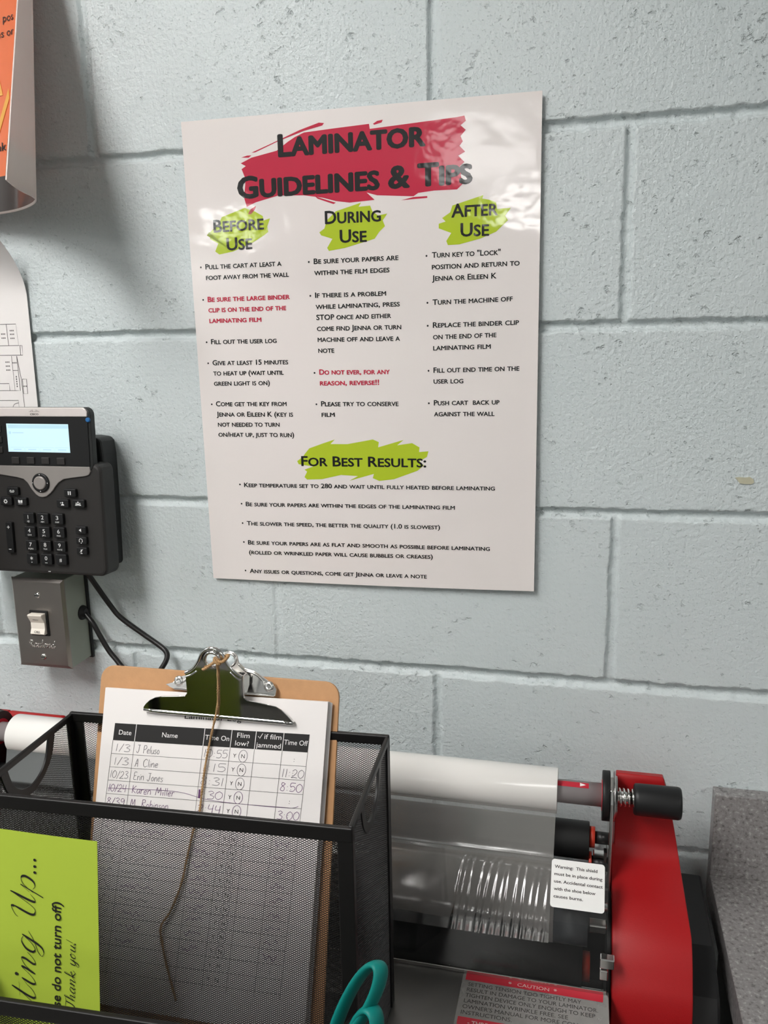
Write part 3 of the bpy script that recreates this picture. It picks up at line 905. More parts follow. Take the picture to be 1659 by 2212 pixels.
# ------------------------------------------------------------------ orange poster curling off the wall
t = thing('curled_poster', 'orange poster with dark lower band curling away from the wall at upper left', 'poster', (-0.6, -0.01, 1.70))
ZB_, ZT_ = 1.681, 2.30
bot = [(-0.82, -0.010), (-0.70, -0.014), (-0.60, -0.020), (-0.535, -0.031), (-0.485, -0.048), (-0.445, -0.075), (-0.4165, -0.104), (-0.4035, -0.128), (-0.3955, -0.153), (-0.3830, -0.184), (-0.3670, -0.217)]
top = [(-0.82, -0.006), (-0.70, -0.007), (-0.60, -0.009), (-0.53, -0.013), (-0.485, -0.020), (-0.457, -0.030), (-0.440, -0.041), (-0.4315, -0.052), (-0.4275, -0.064), (-0.4260, -0.073), (-0.4250, -0.081)]
cb, ct = catmull([(x, y, 0) for x, y in bot], 5), catmull([(x, y, 0) for x, y in top], 5)
nu, nv = len(cb), 28


def curl(i, tz, d):
    a = cb[i].lerp(ct[i], min(1.25, tz * (ZT_ - ZB_) / 0.235) if tz < 0.475 else 1.25 - 0.0 * tz)
    tgt = (cb[min(i + 1, nu - 1)] - cb[max(i - 1, 0)]).normalized()
    n = Vector((tgt.y, -tgt.x, 0))        # towards the room on the flat part
    p = a + n * d
    return (p.x + 0.6, min(p.y, -0.002) + 0.01, ZB_ + (ZT_ - ZB_) * tz - 1.70)


def curl_patch(i0, i1, t0, t1, d, mats, name, cols=None):
    b = MB()
    rows = [t0 + (t1 - t0) * j / nv for j in range(nv + 1)]
    w = i1 - i0 + 1
    vs = [curl(i, tz, d) for tz in rows for i in range(i0, i1 + 1)]
    b.add(vs, [(j * w + i, j * w + i + 1, (j + 1) * w + i + 1, (j + 1) * w + i) for j in range(nv) for i in range(w - 1)], 0, True)
    return b.build(name, mats, t, fix=False)


# sheet body with real thickness
b = MB()
rows = [j / nv for j in range(nv + 1)]
vs = [curl(i, tz, d) for d in (0.0, 0.0012) for tz in rows for i in range(nu)]
NN = nu * (nv + 1)
fs = [(j * nu + i, j * nu + i + 1, (j + 1) * nu + i + 1, (j + 1) * nu + i) for j in range(nv) for i in range(nu - 1)]
b.add(vs, [f[::-1] for f in fs] + [tuple(k + NN for k in f) for f in fs], 0, True)
edge_ = [i for i in range(nu)] + [(j + 1) * nu + nu - 1 for j in range(nv)] + [nv * nu + i for i in range(nu - 2, -1, -1)] + [j * nu for j in range(nv - 1, 0, -1)]
b.f += [(p, q, q + NN, p + NN) for p, q in zip(edge_, edge_[1:] + edge_[:1])]
b.mi += [0] * len(edge_)
b.sm += [False] * len(edge_)
b.build('sheet', 'sheet_back', t)
BAND = 0.042 / (ZT_ - ZB_)
curl_patch(0, nu - 1, 0.004, BAND, 0.0014, 'brown_band', 'printed_band')
curl_patch(0, nu - 1, BAND, 0.998, 0.0014, 'orange', 'printed_front')
# printed shapes and words near the curl (only their ends can be seen)
flat_i = 12


def on_curl(d):
    def fn(x, z):
        # x is distance along the sheet measured left from the point above x=-0.50
        tz = (z - ZB_) / (ZT_ - ZB_)
        i = int(max(0, min(nu - 2, np.searchsorted([c.x for c in cb], x) - 1)))
        f = (x - cb[i].x) / max(1e-6, cb[i + 1].x - cb[i].x)
        a, c = Vector(curl(i, tz, d)), Vector(curl(i + 1, tz, d))
        return a.lerp(c, f)
    return fn


b = MB()
for q in ([(-0.488, 1.818), (-0.487, 1.807), (-0.512, 1.764), (-0.53, 1.735), (-0.53, 1.752), (-0.512, 1.776)], [(-0.5065, 1.836), (-0.4995, 1.812), (-0.525, 1.811), (-0.525, 1.836)]):
    put_poly(b, q, on_curl(0.0020))
b.build('printed_stripe', 'yellow', t, fix=False)
b = MB()
oc_ = on_curl(0.0022)
put_text(b, 'd pos', -0.5075, -0.4735, 1.8905, 0.0088, oc_)
put_text(b, 'es or', -0.5065, -0.4735, 1.8745, 0.0088, oc_)
put_text(b, 'ink', -0.5175, -0.4960, 1.7510, 0.0098, oc_, bold=0.01)
b.build('printed_lettering', 'black_ink', t, fix=False)

# ------------------------------------------------------------------ floor plan sheet
t = thing('floor_plan_sheet', 'white floor plan sheet taped behind the desk phone, upper corner curling', 'paper', (-0.60, 0, 1.52))


def plan_pt(x, z, d=0.0):
    f = max(0.0, z - 1.585)
    k = max(0.0, 1 + (x + 0.5135) / 0.12)
    y = -0.0035 - 9.2 * f * f * (0.35 + 0.65 * min(1, k)) - 0.004 * max(0, (1.60 - z) / 0.15) * 0.3
    return (x + 0.60, y - d, z - 1.52)


b = MB()
n1, n2 = 16, 30
vs = [plan_pt(-0.79 + (0.2765) * i / n1, 1.40 + 0.272 * j / n2, d) for d in (0, 0.0003) for j in range(n2 + 1) for i in range(n1 + 1)]
NN = (n1 + 1) * (n2 + 1)
fs = [(j * (n1 + 1) + i, j * (n1 + 1) + i + 1, (j + 1) * (n1 + 1) + i + 1, (j + 1) * (n1 + 1) + i) for j in range(n2) for i in range(n1)]
b.add(vs, [f[::-1] for f in fs] + [tuple(q + NN for q in f) for f in fs], 0, True)
b.build('sheet', 'paper', t, fix=False)
b = MB()
pf = lambda x, z: plan_pt(x, z, 0.0005)


def pline(*pts):
    put_stroke(b, pts, 0.0007, pf, smooth=False)


# plan walls and room boxes
pline((-0.62, 1.555), (-0.5335, 1.555), (-0.5325, 1.5285), (-0.60, 1.5285))
pline((-0.5475, 1.555), (-0.547, 1.5285))
pline((-0.5305, 1.5285), (-0.5275, 1.5285), (-0.5278, 1.5165), (-0.62, 1.5165))
pline((-0.5325, 1.5285), (-0.5305, 1.5285), (-0.531, 1.5165))
pline((-0.5445, 1.5155), (-0.5445, 1.472), (-0.62, 1.472))
pline((-0.537, 1.5155), (-0.5365, 1.472), (-0.5445, 1.472))
pline((-0.5445, 1.4975), (-0.5368, 1.4975))
pline((-0.532, 1.4865), (-0.526, 1.4865), (-0.5262, 1.468), (-0.532, 1.468), (-0.532, 1.4865))
pline((-0.5368, 1.5155), (-0.5335, 1.4865), (-0.532, 1.4))
pline((-0.60, 1.481), (-0.552, 1.481), (-0.552, 1.472))
pline((-0.62, 1.4595), (-0.541, 1.4595), (-0.541, 1.4225), (-0.62, 1.4225))
pline((-0.541, 1.4495), (-0.5455, 1.4495), (-0.5455, 1.4335), (-0.541, 1.4335))
put_stroke(b, [(-0.541, 1.4565), (-0.5475, 1.4545), (-0.551, 1.4485), (-0.552, 1.4415), (-0.551, 1.4345), (-0.5475, 1.4285), (-0.541, 1.4262)], 0.0007, pf)
pline((-0.5315, 1.4085), (-0.62, 1.4085))
for x, z, w in ((-0.5455, 1.5475, 0.010), (-0.5455, 1.5435, 0.011), (-0.5455, 1.5385, 0.010), (-0.558, 1.5435, 0.008), (-0.558, 1.5385, 0.008), (-0.557, 1.5085, 0.006), (-0.557, 1.504, 0.006), (-0.557, 1.4995, 0.006)):
    pass
for cx, cz in ((-0.54, 1.547), (-0.54, 1.5425), (-0.54, 1.5375), (-0.553, 1.543), (-0.553, 1.538), (-0.551, 1.508), (-0.551, 1.503), (-0.551, 1.498), (-0.5407, 1.507), (-0.5291, 1.4775)):
    for k in range(3):
        put_stroke(b, [(cx - 0.0032 + k * 0.0022, cz), (cx - 0.0018 + k * 0.0022, cz)], 0.0016, pf, smooth=False)
for k in range(5):
    put_stroke(b, [(-0.5405, 1.4765 + k * 0.003), (-0.5405, 1.4785 + k * 0.003)], 0.0014, pf, smooth=False)
b.build('plan_drawing', 'line', t, fix=False)

# ------------------------------------------------------------------ desk phone on the wall


def rotm(a, b_, c):
    rz = Matrix(((math.cos(a), -math.sin(a), 0), (math.sin(a), math.cos(a), 0), (0, 0, 1)))
    rx = Matrix(((1, 0, 0), (0, math.cos(b_), -math.sin(b_)), (0, math.sin(b_), math.cos(b_))))
    ry = Matrix(((math.cos(c), 0, math.sin(c)), (0, 1, 0), (-math.sin(c), 0, math.cos(c))))
    return rz @ rx @ ry


ph = thing('wall_phone', 'dark grey office phone with lit screen and keypad mounted on the wall', 'phone', (-0.397, -0.066, 1.4545), rotm(0, -0.04, 0))
F = lambda u, v, d: (u, -d, v)        # d = towards the viewer


def rrect(x0, x1, z0, z1, r, n=4):
    pts = []
    for cx, cz, a0 in ((x1 - r, z1 - r, 0), (x0 + r, z1 - r, 90), (x0 + r, z0 + r, 180), (x1 - r, z0 + r, 270)):
        for k in range(n + 1):
            a = math.radians(a0 + 90 * k / n)
            pts.append((cx + r * math.cos(a), cz + r * math.sin(a)))
    return pts


b = MB()
b.prism(rrect(-0.2065, 0.0048, -0.2035, -0.0655, 0.010, 6), F, -0.032, -0.0015)
b.build('body', 'charcoal', ph, bevel=0.004, segs=3)
b = MB()
b.prism(rrect(-0.185, -0.0035, -0.075, 0.0014, 0.0085, 5), F, -0.011, -0.0006)
b.build('display_housing', 'charcoal_side', ph, bevel=0.0015)
b = MB()
b.prism([(-0.184, -0.0098), (-0.0066, -0.0096), (-0.0066, -0.004), (-0.0085, -0.0008), (-0.0118, 0.0012), (-0.184, 0.0012)], F, -0.003, 0.0012)
b.build('top_band', 'band_plastic', ph, bevel=0.001)
b = MB()
b.prism([(-0.184, -0.0690), (-0.0072, -0.0687), (-0.0066, -0.0098), (-0.184, -0.0100)], F, -0.003, 0.0006)
b.build('bezel', 'black_plastic', ph)
b = MB()
b.prism([(-0.1172, -0.0181), (-0.0326, -0.0185), (-0.0323, -0.0524), (-0.117, -0.0521)], F, 0.0004, 0.0008)
lcd = b.build('screen', 'lcd', ph)
b = MB()
G = lambda u, v: (u, -0.0010, v)
put_poly(b, [(-0.1152, -0.0192), (-0.0332, -0.0195), (-0.0332, -0.0238), (-0.1152, -0.0236)], G)
for k in range(4):
    x0 = -0.1135 + k * 0.0204
    put_stroke(b, [(x0, -0.0518), (x0, -0.0466), (x0 + 0.019, -0.0466), (x0 + 0.019, -0.0518)], 0.0004, G, smooth=False)
    put_stroke(b, [(x0 + 0.004, -0.0492), (x0 + 0.015, -0.0492)], 0.0012, G, smooth=False)
put_dot(b, -0.1128, -0.0290, 0.0018, G)
put_stroke(b, [(-0.1095, -0.0290), (-0.094, -0.0290)], 0.0012, G, smooth=False)
b.build('screen_marks', 'lcd_dim', lcd)
for k, (x, z) in enumerate([(-0.1078, -0.0627), (-0.0868, -0.0625), (-0.0665, -0.0625), (-0.0454, -0.0626)]):
    MB().box(x - 0.0054, x + 0.0054, -0.0022, 0.002, z - 0.0043, z + 0.0043).build('soft_key', 'charcoal', ph, bevel=0.0009)
for z in (-0.0245, -0.0375, -0.050):
    MB().box(-0.1345, -0.1245, -0.0022, 0.002, z - 0.004, z + 0.004).build('line_key', 'charcoal', ph, bevel=0.0009)
sw = [(-0.184, -0.0692), (-0.0080, -0.0688), (-0.0074, -0.0745), (-0.0092, -0.0782), (-0.0140, -0.0803), (-0.0240, -0.0816), (-0.034, -0.0829), (-0.0443, -0.0846), (-0.0516, -0.0888), (-0.0566, -0.0941), (-0.0605, -0.0988), (-0.0642, -0.1024), (-0.0704, -0.1065), (-0.0751, -0.1073), (-0.0797, -0.1067), (-0.0841, -0.104), (-0.0869, -0.1008), (-0.0894, -0.0979), (-0.0945, -0.0898), (-0.0999, -0.0853), (-0.1092, -0.0834), (-0.1325, -0.0805), (-0.16, -0.0795), (-0.184, -0.080)]
b = MB()
b.prism(sw, F, -0.003, 0.0006)
b.build('silver_fascia', 'silver_plastic', ph, bevel=0.0008)
# navigation pad
nav = MB()
nav.cyl((-0.0753, 0.001, -0.0894), (-0.0753, -0.0028, -0.0894), 0.0118, 40, prof=[(0, 0.0118), (0.75, 0.0118), (1, 0.0106)])
nv_ = nav.build('navigation_ring', 'black_plastic', ph)
b = MB()
b.cyl((-0.0753, -0.002, -0.0894), (-0.0753, -0.0042, -0.0894), 0.0083, 36, prof=[(0, 0.0083), (0.7, 0.0083), (1, 0.0070)])
b.build('select_button', 'silver_plastic', nv_)
b = MB()
for dx, dz in ((0, 0.0102), (0, -0.0102), (0.0102, 0), (-0.0102, 0)):
    put_dot(b, -0.0753 + dx, -0.0894 + dz, 0.0006, lambda u, v: (u, -0.0031, v))
b.build('direction_marks', 'key_print', nv_)

KP = lambda u, v: (u, -0.0036, v)


def key(x, z, w, h, draw, name='key'):
    o = MB().prism(rrect(x - w / 2, x + w / 2, z - h / 2, z + h / 2, 0.0014, 3), F, -0.003, 0.0030).build(name, 'black_plastic', ph, bevel=0.0009)
    q = MB()
    draw(q, x, z)
    q.build('key_symbol', 'key_print', o, fix=False)
    return o


def digit(main, sub):
    def d(q, x, z):
        wd = 0.0034 if main != '1' else 0.0007
        if main == '*':
            for k in range(3):
                a = math.pi * k / 3 + math.pi / 6
                put_stroke(q, [(x - 0.0022 * math.cos(a), z + 0.0008 - 0.0022 * math.sin(a)), (x + 0.0022 * math.cos(a), z + 0.0008 + 0.0022 * math.sin(a))], 0.0006, KP, smooth=False)
            put_dot(q, x, z - 0.0042, 0.0006, KP)
            return
        put_text(q, main, x - wd / 2, x + wd / 2, z - (0.0008 if sub else 0.0025), 0.0050, KP)
        if sub == '_':
            put_stroke(q, [(x - 0.0018, z - 0.0042), (x + 0.0018, z - 0.0042)], 0.0006, KP, smooth=False)
        elif sub:
            put_text(q, sub, x - 0.0009 * len(sub), x + 0.0009 * len(sub), z - 0.0047, 0.0019, KP)
    return d


for (m_, s_), (x, z) in zip([('1', '/@'), ('2', 'ABC'), ('3', 'DEF'), ('4', 'GHI'), ('5', 'JKL'), ('6', 'MNO'), ('7', 'PQRS'), ('8', 'TUV'), ('9', 'WXYZ'), ('*', ''), ('0', '_'), ('#', '')],
                            [(-0.0953, -0.1331), (-0.0753, -0.1332), (-0.055, -0.1331), (-0.0951, -0.1501), (-0.0748, -0.1501), (-0.0544, -0.1499), (-0.0948, -0.1674), (-0.0745, -0.1671), (-0.0545, -0.1671), (-0.0949, -0.184), (-0.0746, -0.184), (-0.0543, -0.1836)]):
    key(x, z, 0.0150, 0.0134, digit(m_, s_), 'number_key')


def d_vm(q, x, z):
    for s_ in (-1, 1):
        put_stroke(q, [(x + s_ * 0.0019 + 0.0011 * math.cos(a * math.pi / 6), z + 0.0002 + 0.0011 * math.sin(a * math.pi / 6)) for a in range(13)], 0.0006, KP)
    put_stroke(q, [(x - 0.0019, z - 0.0010), (x + 0.0019, z - 0.0010)], 0.0006, KP, smooth=False)


def d_gear(q, x, z):
    put_stroke(q, [(x + 0.0017 * math.cos(a * math.pi / 8), z + 0.0017 * math.sin(a * math.pi / 8)) for a in range(17)], 0.0010, KP)
    for k in range(8):
        a = k * math.pi / 4
        put_stroke(q, [(x + 0.002 * math.cos(a), z + 0.002 * math.sin(a)), (x + 0.0029 * math.cos(a), z + 0.0029 * math.sin(a))], 0.0008, KP, smooth=False)


def d_book(q, x, z):
    for s_ in (-1, 1):
        put_poly(q, [(x + s_ * 0.0003, z - 0.0016), (x + s_ * 0.0003, z + 0.0018), (x + s_ * 0.0030, z + 0.0022), (x + s_ * 0.0030, z - 0.0012)], KP)
    put_stroke(q, [(x - 0.0028, z - 0.0027), (x + 0.0028, z - 0.0027)], 0.0004, KP, smooth=False)


def d_hold(q, x, z):
    for s_ in (-1, 1):
        put_stroke(q, [(x + s_ * 0.0013, z - 0.0022), (x + s_ * 0.0013, z + 0.0022)], 0.0014, KP, smooth=False)


def man(q, x, z, k=1.0):
    put_dot(q, x, z + 0.0012 * k, 0.0010 * k, KP)
    put_poly(q, [(x - 0.0022 * k, z - 0.0022 * k), (x + 0.0022 * k, z - 0.0022 * k), (x + 0.0018 * k, z - 0.0010 * k), (x + 0.0004 * k, z - 0.0002 * k), (x - 0.0004 * k, z - 0.0002 * k), (x - 0.0018 * k, z - 0.0010 * k)], KP)


def d_transfer(q, x, z):
    man(q, x + 0.0006, z)
    put_stroke(q, [(x - 0.0026, z + 0.001), (x - 0.0012, z + 0.001)], 0.0006, KP, smooth=False)
    put_stroke(q, [(x - 0.0019, z + 0.0017), (x - 0.0019, z + 0.0003)], 0.0006, KP, smooth=False)


def d_conf(q, x, z):
    man(q, x, z + 0.0004, 1.0)
    man(q, x - 0.0024, z - 0.0004, 0.8)
    man(q, x + 0.0024, z - 0.0004, 0.8)


for (x, z), d in zip([(-0.1149, -0.1004), (-0.1251, -0.1131), (-0.1043, -0.113), (-0.0356, -0.1007), (-0.0465, -0.1138), (-0.0248, -0.1134)], [d_vm, d_gear, d_book, d_hold, d_transfer, d_conf]):
    key(x, z, 0.0160, 0.0100, d, 'function_key')


def d_spk(q, x, z):
    put_poly(q, [(x - 0.0016, z - 0.0007), (x - 0.0016, z + 0.0007), (x - 0.0006, z + 0.0008), (x + 0.0012, z + 0.0022), (x + 0.0012, z - 0.0022), (x - 0.0006, z - 0.0008)], KP)


def d_head(q, x, z):
    put_stroke(q, [(x - 0.0016, z - 0.0016), (x - 0.0022, z + 0.0004), (x - 0.0014, z + 0.0020), (x, z + 0.0025), (x + 0.0014, z + 0.0020), (x + 0.0022, z + 0.0004), (x + 0.0016, z - 0.0016)], 0.0007, KP)
    for s_ in (-1, 1):
        put_stroke(q, [(x + s_ * 0.0019, z - 0.0016), (x + s_ * 0.0021, z + 0.0002)], 0.0011, KP, smooth=False)
    put_dot(q, x + 0.0004, z - 0.0028, 0.0006, KP)


def d_mute(q, x, z):
    put_stroke(q, [(x, z + 0.0020), (x, z - 0.0006)], 0.0016, KP, smooth=False)
    put_stroke(q, [(x, z - 0.0012), (x, z - 0.0026)], 0.0006, KP, smooth=False)
    put_stroke(q, [(x - 0.0014, z - 0.0028), (x + 0.0014, z - 0.0028)], 0.0006, KP, smooth=False)
    put_stroke(q, [(x - 0.0020, z - 0.0014), (x + 0.0022, z + 0.0024)], 0.0006, KP, smooth=False)


for (x, z), d in zip([(-0.0244, -0.1457), (-0.0246, -0.1586), (-0.0248, -0.1715)], [d_spk, d_head, d_mute]):
    key(x, z, 0.0142, 0.0092, d, 'audio_key')


def d_vol(q, x, z):
    for s_, zz in ((1, 0.0133), (0, -0.0145)):
        put_stroke(q, [(x - 0.0019, z + zz), (x + 0.0019, z + zz)], 0.0008, KP, smooth=False)
        if s_:
            put_stroke(q, [(x, z + zz - 0.0019), (x, z + zz + 0.0019)], 0.0008, KP, smooth=False)


key(-0.1244, -0.1586, 0.0092, 0.0385, d_vol, 'volume_rocker')
# maker's mark on the band: bars over letters
b = MB()
LG = lambda u, v: (u, -0.00135, v)
for k, hh in enumerate((0.5, 0.8, 1.25, 1.55, 0.8, 0.5, 0.8, 1.55, 1.25, 0.8, 0.5)):
    x = -0.0833 + k * 0.00134
    put_stroke(b, [(x, -0.0042), (x, -0.0042 + 0.0018 * hh)], 0.00042, LG, smooth=False)
put_text(b, 'CISCO', -0.0825, -0.0711, -0.0077, 0.0021, LG, bold=0.03)
b.build('maker_mark', 'charcoal', ph, fix=False)
b = MB()
b.cyl((-0.0058, 0.0005, -0.0132), (-0.0058, -0.0016, -0.0132), 0.0029, 24, prof=[(0, 0.0029), (0.7, 0.0029), (1, 0.002)])
b.build('blue_sticker', 'blue_dot', ph)
b = MB()
put_stroke(b, [(-0.076, -0.2000), (-0.0724, -0.2000)], 0.0007, lambda u, v: (u, 0.0008, v), smooth=False)
b.build('microphone_slot', 'key_print', ph, fix=False)
# handset in its cradle on the left side
b = MB()
hp = [(-0.178, -0.016, 0.004), (-0.178, -0.028, -0.012), (-0.178, -0.034, -0.05), (-0.178, -0.036, -0.10), (-0.178, -0.034, -0.15), (-0.178, -0.028, -0.19), (-0.178, -0.014, -0.206)]
b.tube(catmull(hp, 6), [0.012 + 0.009 * abs(i / 36 - 0.5) * 2 for i in range(37)], 14, flat=1.25)
b.build('handset', 'charcoal', ph)
# rounded wall bracket behind the body
b = MB()
bk = [(-0.0280, -0.2000), (-0.0105, -0.2000), (-0.0093, -0.196), (-0.0085, -0.14), (-0.0085, -0.10), (-0.0090, -0.058), (-0.0110, -0.0415), (-0.0150, -0.0370), (-0.0280, -0.0355)]
bk = bk + [(-0.17, -0.0355), (-0.17, -0.2000)]
b.prism(bk, lambda u, v, d: (u - 0.0, -d, v), -0.064, -0.030)
b.build('wall_bracket', 'charcoal_side', ph, bevel=0.003)

# ------------------------------------------------------------------ call switch box
sb = thing('call_switch_box', 'surface mounted steel call switch box with ivory rocker on the wall below the phone', 'switch', (-0.5095, 0.0, 1.1755))
b = MB().box(-0.0365, 0.0382, -0.0470, -0.0015, -0.0585, 0.0610)
b.build('box', 'box_paint', sb, bevel=0.0012)
b = MB().box(-0.0365, 0.0410, -0.0045, -0.0008, -0.0600, 0.0625)
b.build('back_plate', 'charcoal_side', sb)
b = MB()
o_, i_ = [(-0.0378, -0.0590), (0.0388, -0.0590), (0.0388, 0.0612), (-0.0378, 0.0612)], [(-0.0348, -0.0545), (0.0348, -0.0545), (0.0348, 0.0568), (-0.0348, 0.0568)]
vs = [(x, -0.0468, z) for x, z in o_] + [(x, -0.0482, z) for x, z in o_] + [(x, -0.0508, z) for x, z in i_]
b.add(vs, [(0, 1, 2, 3), (0, 4, 5, 1), (1, 5, 6, 2), (2, 6, 7, 3), (3, 7, 4, 0), (4, 8, 9, 5), (5, 9, 10, 6), (6, 10, 11, 7), (7, 11, 8, 4), (11, 10, 9, 8)])
fp = b.build('faceplate', 'steel', sb)
for z in (0.0392, -0.0440):
    q = MB().cyl((0.0, -0.0500, z), (0.0, -0.0526, z), 0.0040, 24, prof=[(0, 0.0042), (0.5, 0.0040), (1, 0.0026)])
    s_ = q.build('screw', 'zinc', sb)
    MB().box(-0.0030, 0.0030, -0.05275, -0.0524, z - 0.0005, z + 0.0005).build('slot', 'black_plastic', s_)
q = MB()
put = [(c, p) for c, p in cursive_strokes('Rauland', -0.0200, 0.0180, -0.0315, 0.0052)]
for c, p in put:
    q.tube([(v.x, -0.0509, v.y) for v in catmull([(x, y, 0) for x, y in p], 5)], 0.00048, 6)
q.build('embossed_script', 'zinc', fp)
rk = MB().box(-0.0136, 0.0128, -0.0525, -0.0500, -0.0150, 0.0190).build('switch_frame', 'black_plastic', fp, bevel=0.0008)
b = MB()
prof = [(-0.0118, -0.0515), (-0.0118, -0.0570), (-0.0105, -0.0590), (-0.004, -0.0562), (0.004, -0.0560), (0.0105, -0.0596), (0.0152, -0.0618), (0.0160, -0.0600), (0.0160, -0.0515)]
b.prism(prof, lambda z, y, d: (d, y, z), -0.0105, 0.0100)
rkr = b.build('rocker', 'ivory', sb, bevel=0.0006)
b = MB()
put_text(b, 'PRIV', -0.0040, 0.0040, 0.0078, 0.0020, lambda u, v: (u, -0.0584 - (v - 0.0078) * 0.5 - 0.0003, v))
put_text(b, 'CALL', -0.0045, 0.0045, -0.0088, 0.0027, lambda u, v: (u, -0.0588 + (v + 0.0088) * 0.43 - 0.0003, v), bold=0.01)
b.build('rocker_lettering', 'label_print', rkr, fix=False)
b = MB()
b.cyl((0.0380, -0.0150, 0.0065), (0.0440, -0.0150, 0.0065), 0.0058, 20, prof=[(0, 0.0100), (0.35, 0.0095), (0.4, 0.0062), (1, 0.0055)])
b.build('cord_grommet', 'rubber', sb)

# cord: out of the box, down behind the clipboard, and up to the phone
cp = [(-0.4665, -0.0150, 1.1800), (-0.4600, -0.0170, 1.1745), (-0.4541, -0.0180, 1.1680), (-0.4456, -0.018, 1.1514), (-0.4351, -0.018, 1.1328), (-0.4258, -0.019, 1.1225), (-0.410, -0.022, 1.1085), (-0.385, -0.026, 1.101), (-0.366, -0.028, 1.106), (-0.3545, -0.025, 1.1190), (-0.3500, -0.02, 1.1300), (-0.3530, -0.017, 1.1375), (-0.3640, -0.015, 1.1450), (-0.384, -0.015, 1.1577), (-0.4124, -0.018, 1.1791), (-0.4245, -0.02, 1.1948), (-0.4387, -0.028, 1.2252), (-0.4450, -0.038, 1.2480), (-0.4480, -0.048, 1.2640)]
tag(MB().tube(catmull(cp, 8), 0.0034, 12).build('phone_cord', 'cable'), 'black cord looping from the call switch box up to the phone', 'cord')

# ------------------------------------------------------------------ countertop with backsplash at the right
ct = thing('countertop', 'grey speckled laminate countertop with upstand against the wall, at lower right', 'countertop', (0.3225, -0.02, 0.914))
MB().box(0.0, 1.6, -0.61, 0.0196, -0.038, 0.0).build('worktop', 'laminate', ct, bevel=0.0012)
MB().box(0.0, 1.6, -0.0002, 0.0196, 0.0, 0.1018).build('backsplash', 'laminate', ct, bevel=0.0008)
cb_ = thing('base_cabinet', 'dark side of the base cabinet under the speckled countertop', 'cabinet', (0.34, -0.02, 0.0))
MB().box(0.0, 1.55, -0.56, 0.012, 0.0, 0.8755).build('carcass', 'cabinet', cb_)

# ------------------------------------------------------------------ laminator, parallel to the wall
LYAW = 0.0
LORG = (0.15, -0.137, 0.0)
AX = 1.0680          # height of the film roll's axis
TR = 0.9255          # height of the feed tray
la = thing('laminator', 'red and black roll laminator standing along the wall behind the mesh holder', 'laminator', LORG, LYAW)
SP = -0.31025         # middle of the machine; left side mirrors the right
mir = lambda x: 2 * SP - x


def both(fn):
    for left in (False, True):
        fn(mir if left else (lambda x: x), left)


prof0 = [(0.088, 1.010), (0.060, 1.052), (0.038, 1.0775), (0.030, 1.0785), (0.0245, 1.0745), (0.0195, 1.020), (0.0130, 1.000), (-0.004, 0.990), (-0.043, 0.979), (-0.063, 0.970), (-0.078, 0.958), (-0.091, 0.939), (-0.1035, 0.905), (-0.112, 0.800), (0.088, 0.800)]
pc = catmull([(0, y, z) for y, z in prof0[3:14]], 5)
prof = prof0[:3] + [(p.y, p.z) for p in pc] + [prof0[14]]


def xr(z):
    return 0.1062 + 0.0235 * min(1, max(0, (1.078 - z) / 0.11)) ** 0.8


def side_cover(m, left):
    b = MB()
    n = len(prof)
    vs = [(m(0.0595 if z > 1.0 else 0.0568), y, z) for y, z in prof] + [(m(xr(z)), y, z) for y, z in prof]
    b.add(vs, [tuple(range(n)), tuple(range(2 * n - 1, n - 1, -1))], 0)
    b.add(vs, [(i, (i + 1) % n, n + (i + 1) % n, n + i) for i in range(n)], 0, True)
    b.build('side_cover', 'red_paint', la, bevel=0.0035, segs=3, angle=40)


both(side_cover)
b = MB()
b.prism([(0.088, 1.010), (0.060, 1.052), (0.038, 1.0775), (0.030, 1.0785), (0.0270, 1.074), (0.0270, 0.960), (0.088, 0.960)], lambda y, z, d: (d, y, z), mir(0.0590), -0.600)
b.build('drive_cover', 'red_paint', la, bevel=0.003)


def bracket(m, left):
    b = MB()
    x0, x1 = sorted((m(0.0524), m(0.0556)))
    pl = [(-0.024, AX + 0.004), (-0.020, AX + 0.0165), (-0.008, AX + 0.0255), (0.008, AX + 0.0258), (0.019, AX + 0.018), (0.024, AX + 0.004), (0.024, 0.93), (-0.024, 0.93), (-0.024, 0.985)]
    b.prism(pl, lambda y, z, d: (d, y, z), x0, x1)
    br = b.build('roll_bracket', 'zinc' if not left else 'charcoal_side', la, bevel=0.0006)
    b = MB()
    b.cyl((m(0.0450), 0, AX), (m(0.0522), 0, AX), 0.0248, 40, prof=[(0, 0.0243), (0.1, 0.0248), (1, 0.0248)])
    b.build('tension_disc', 'rubber' if not left else 'charcoal_side', br)
    b = MB()
    b.cyl((m(0.0562), 0, AX), (m(0.0596), 0, AX), 0.0238, 40, prof=[(0, 0.0245), (0.35, 0.0245), (0.5, 0.0205), (1, 0.0200)])
    b.build('washer', 'bar', br)
    b = MB()
    b.cyl((m(0.0445), 0, AX), (m(0.0452), 0, AX), 0.0155, 32)
    b.build('core_rim', 'caution_red', br)


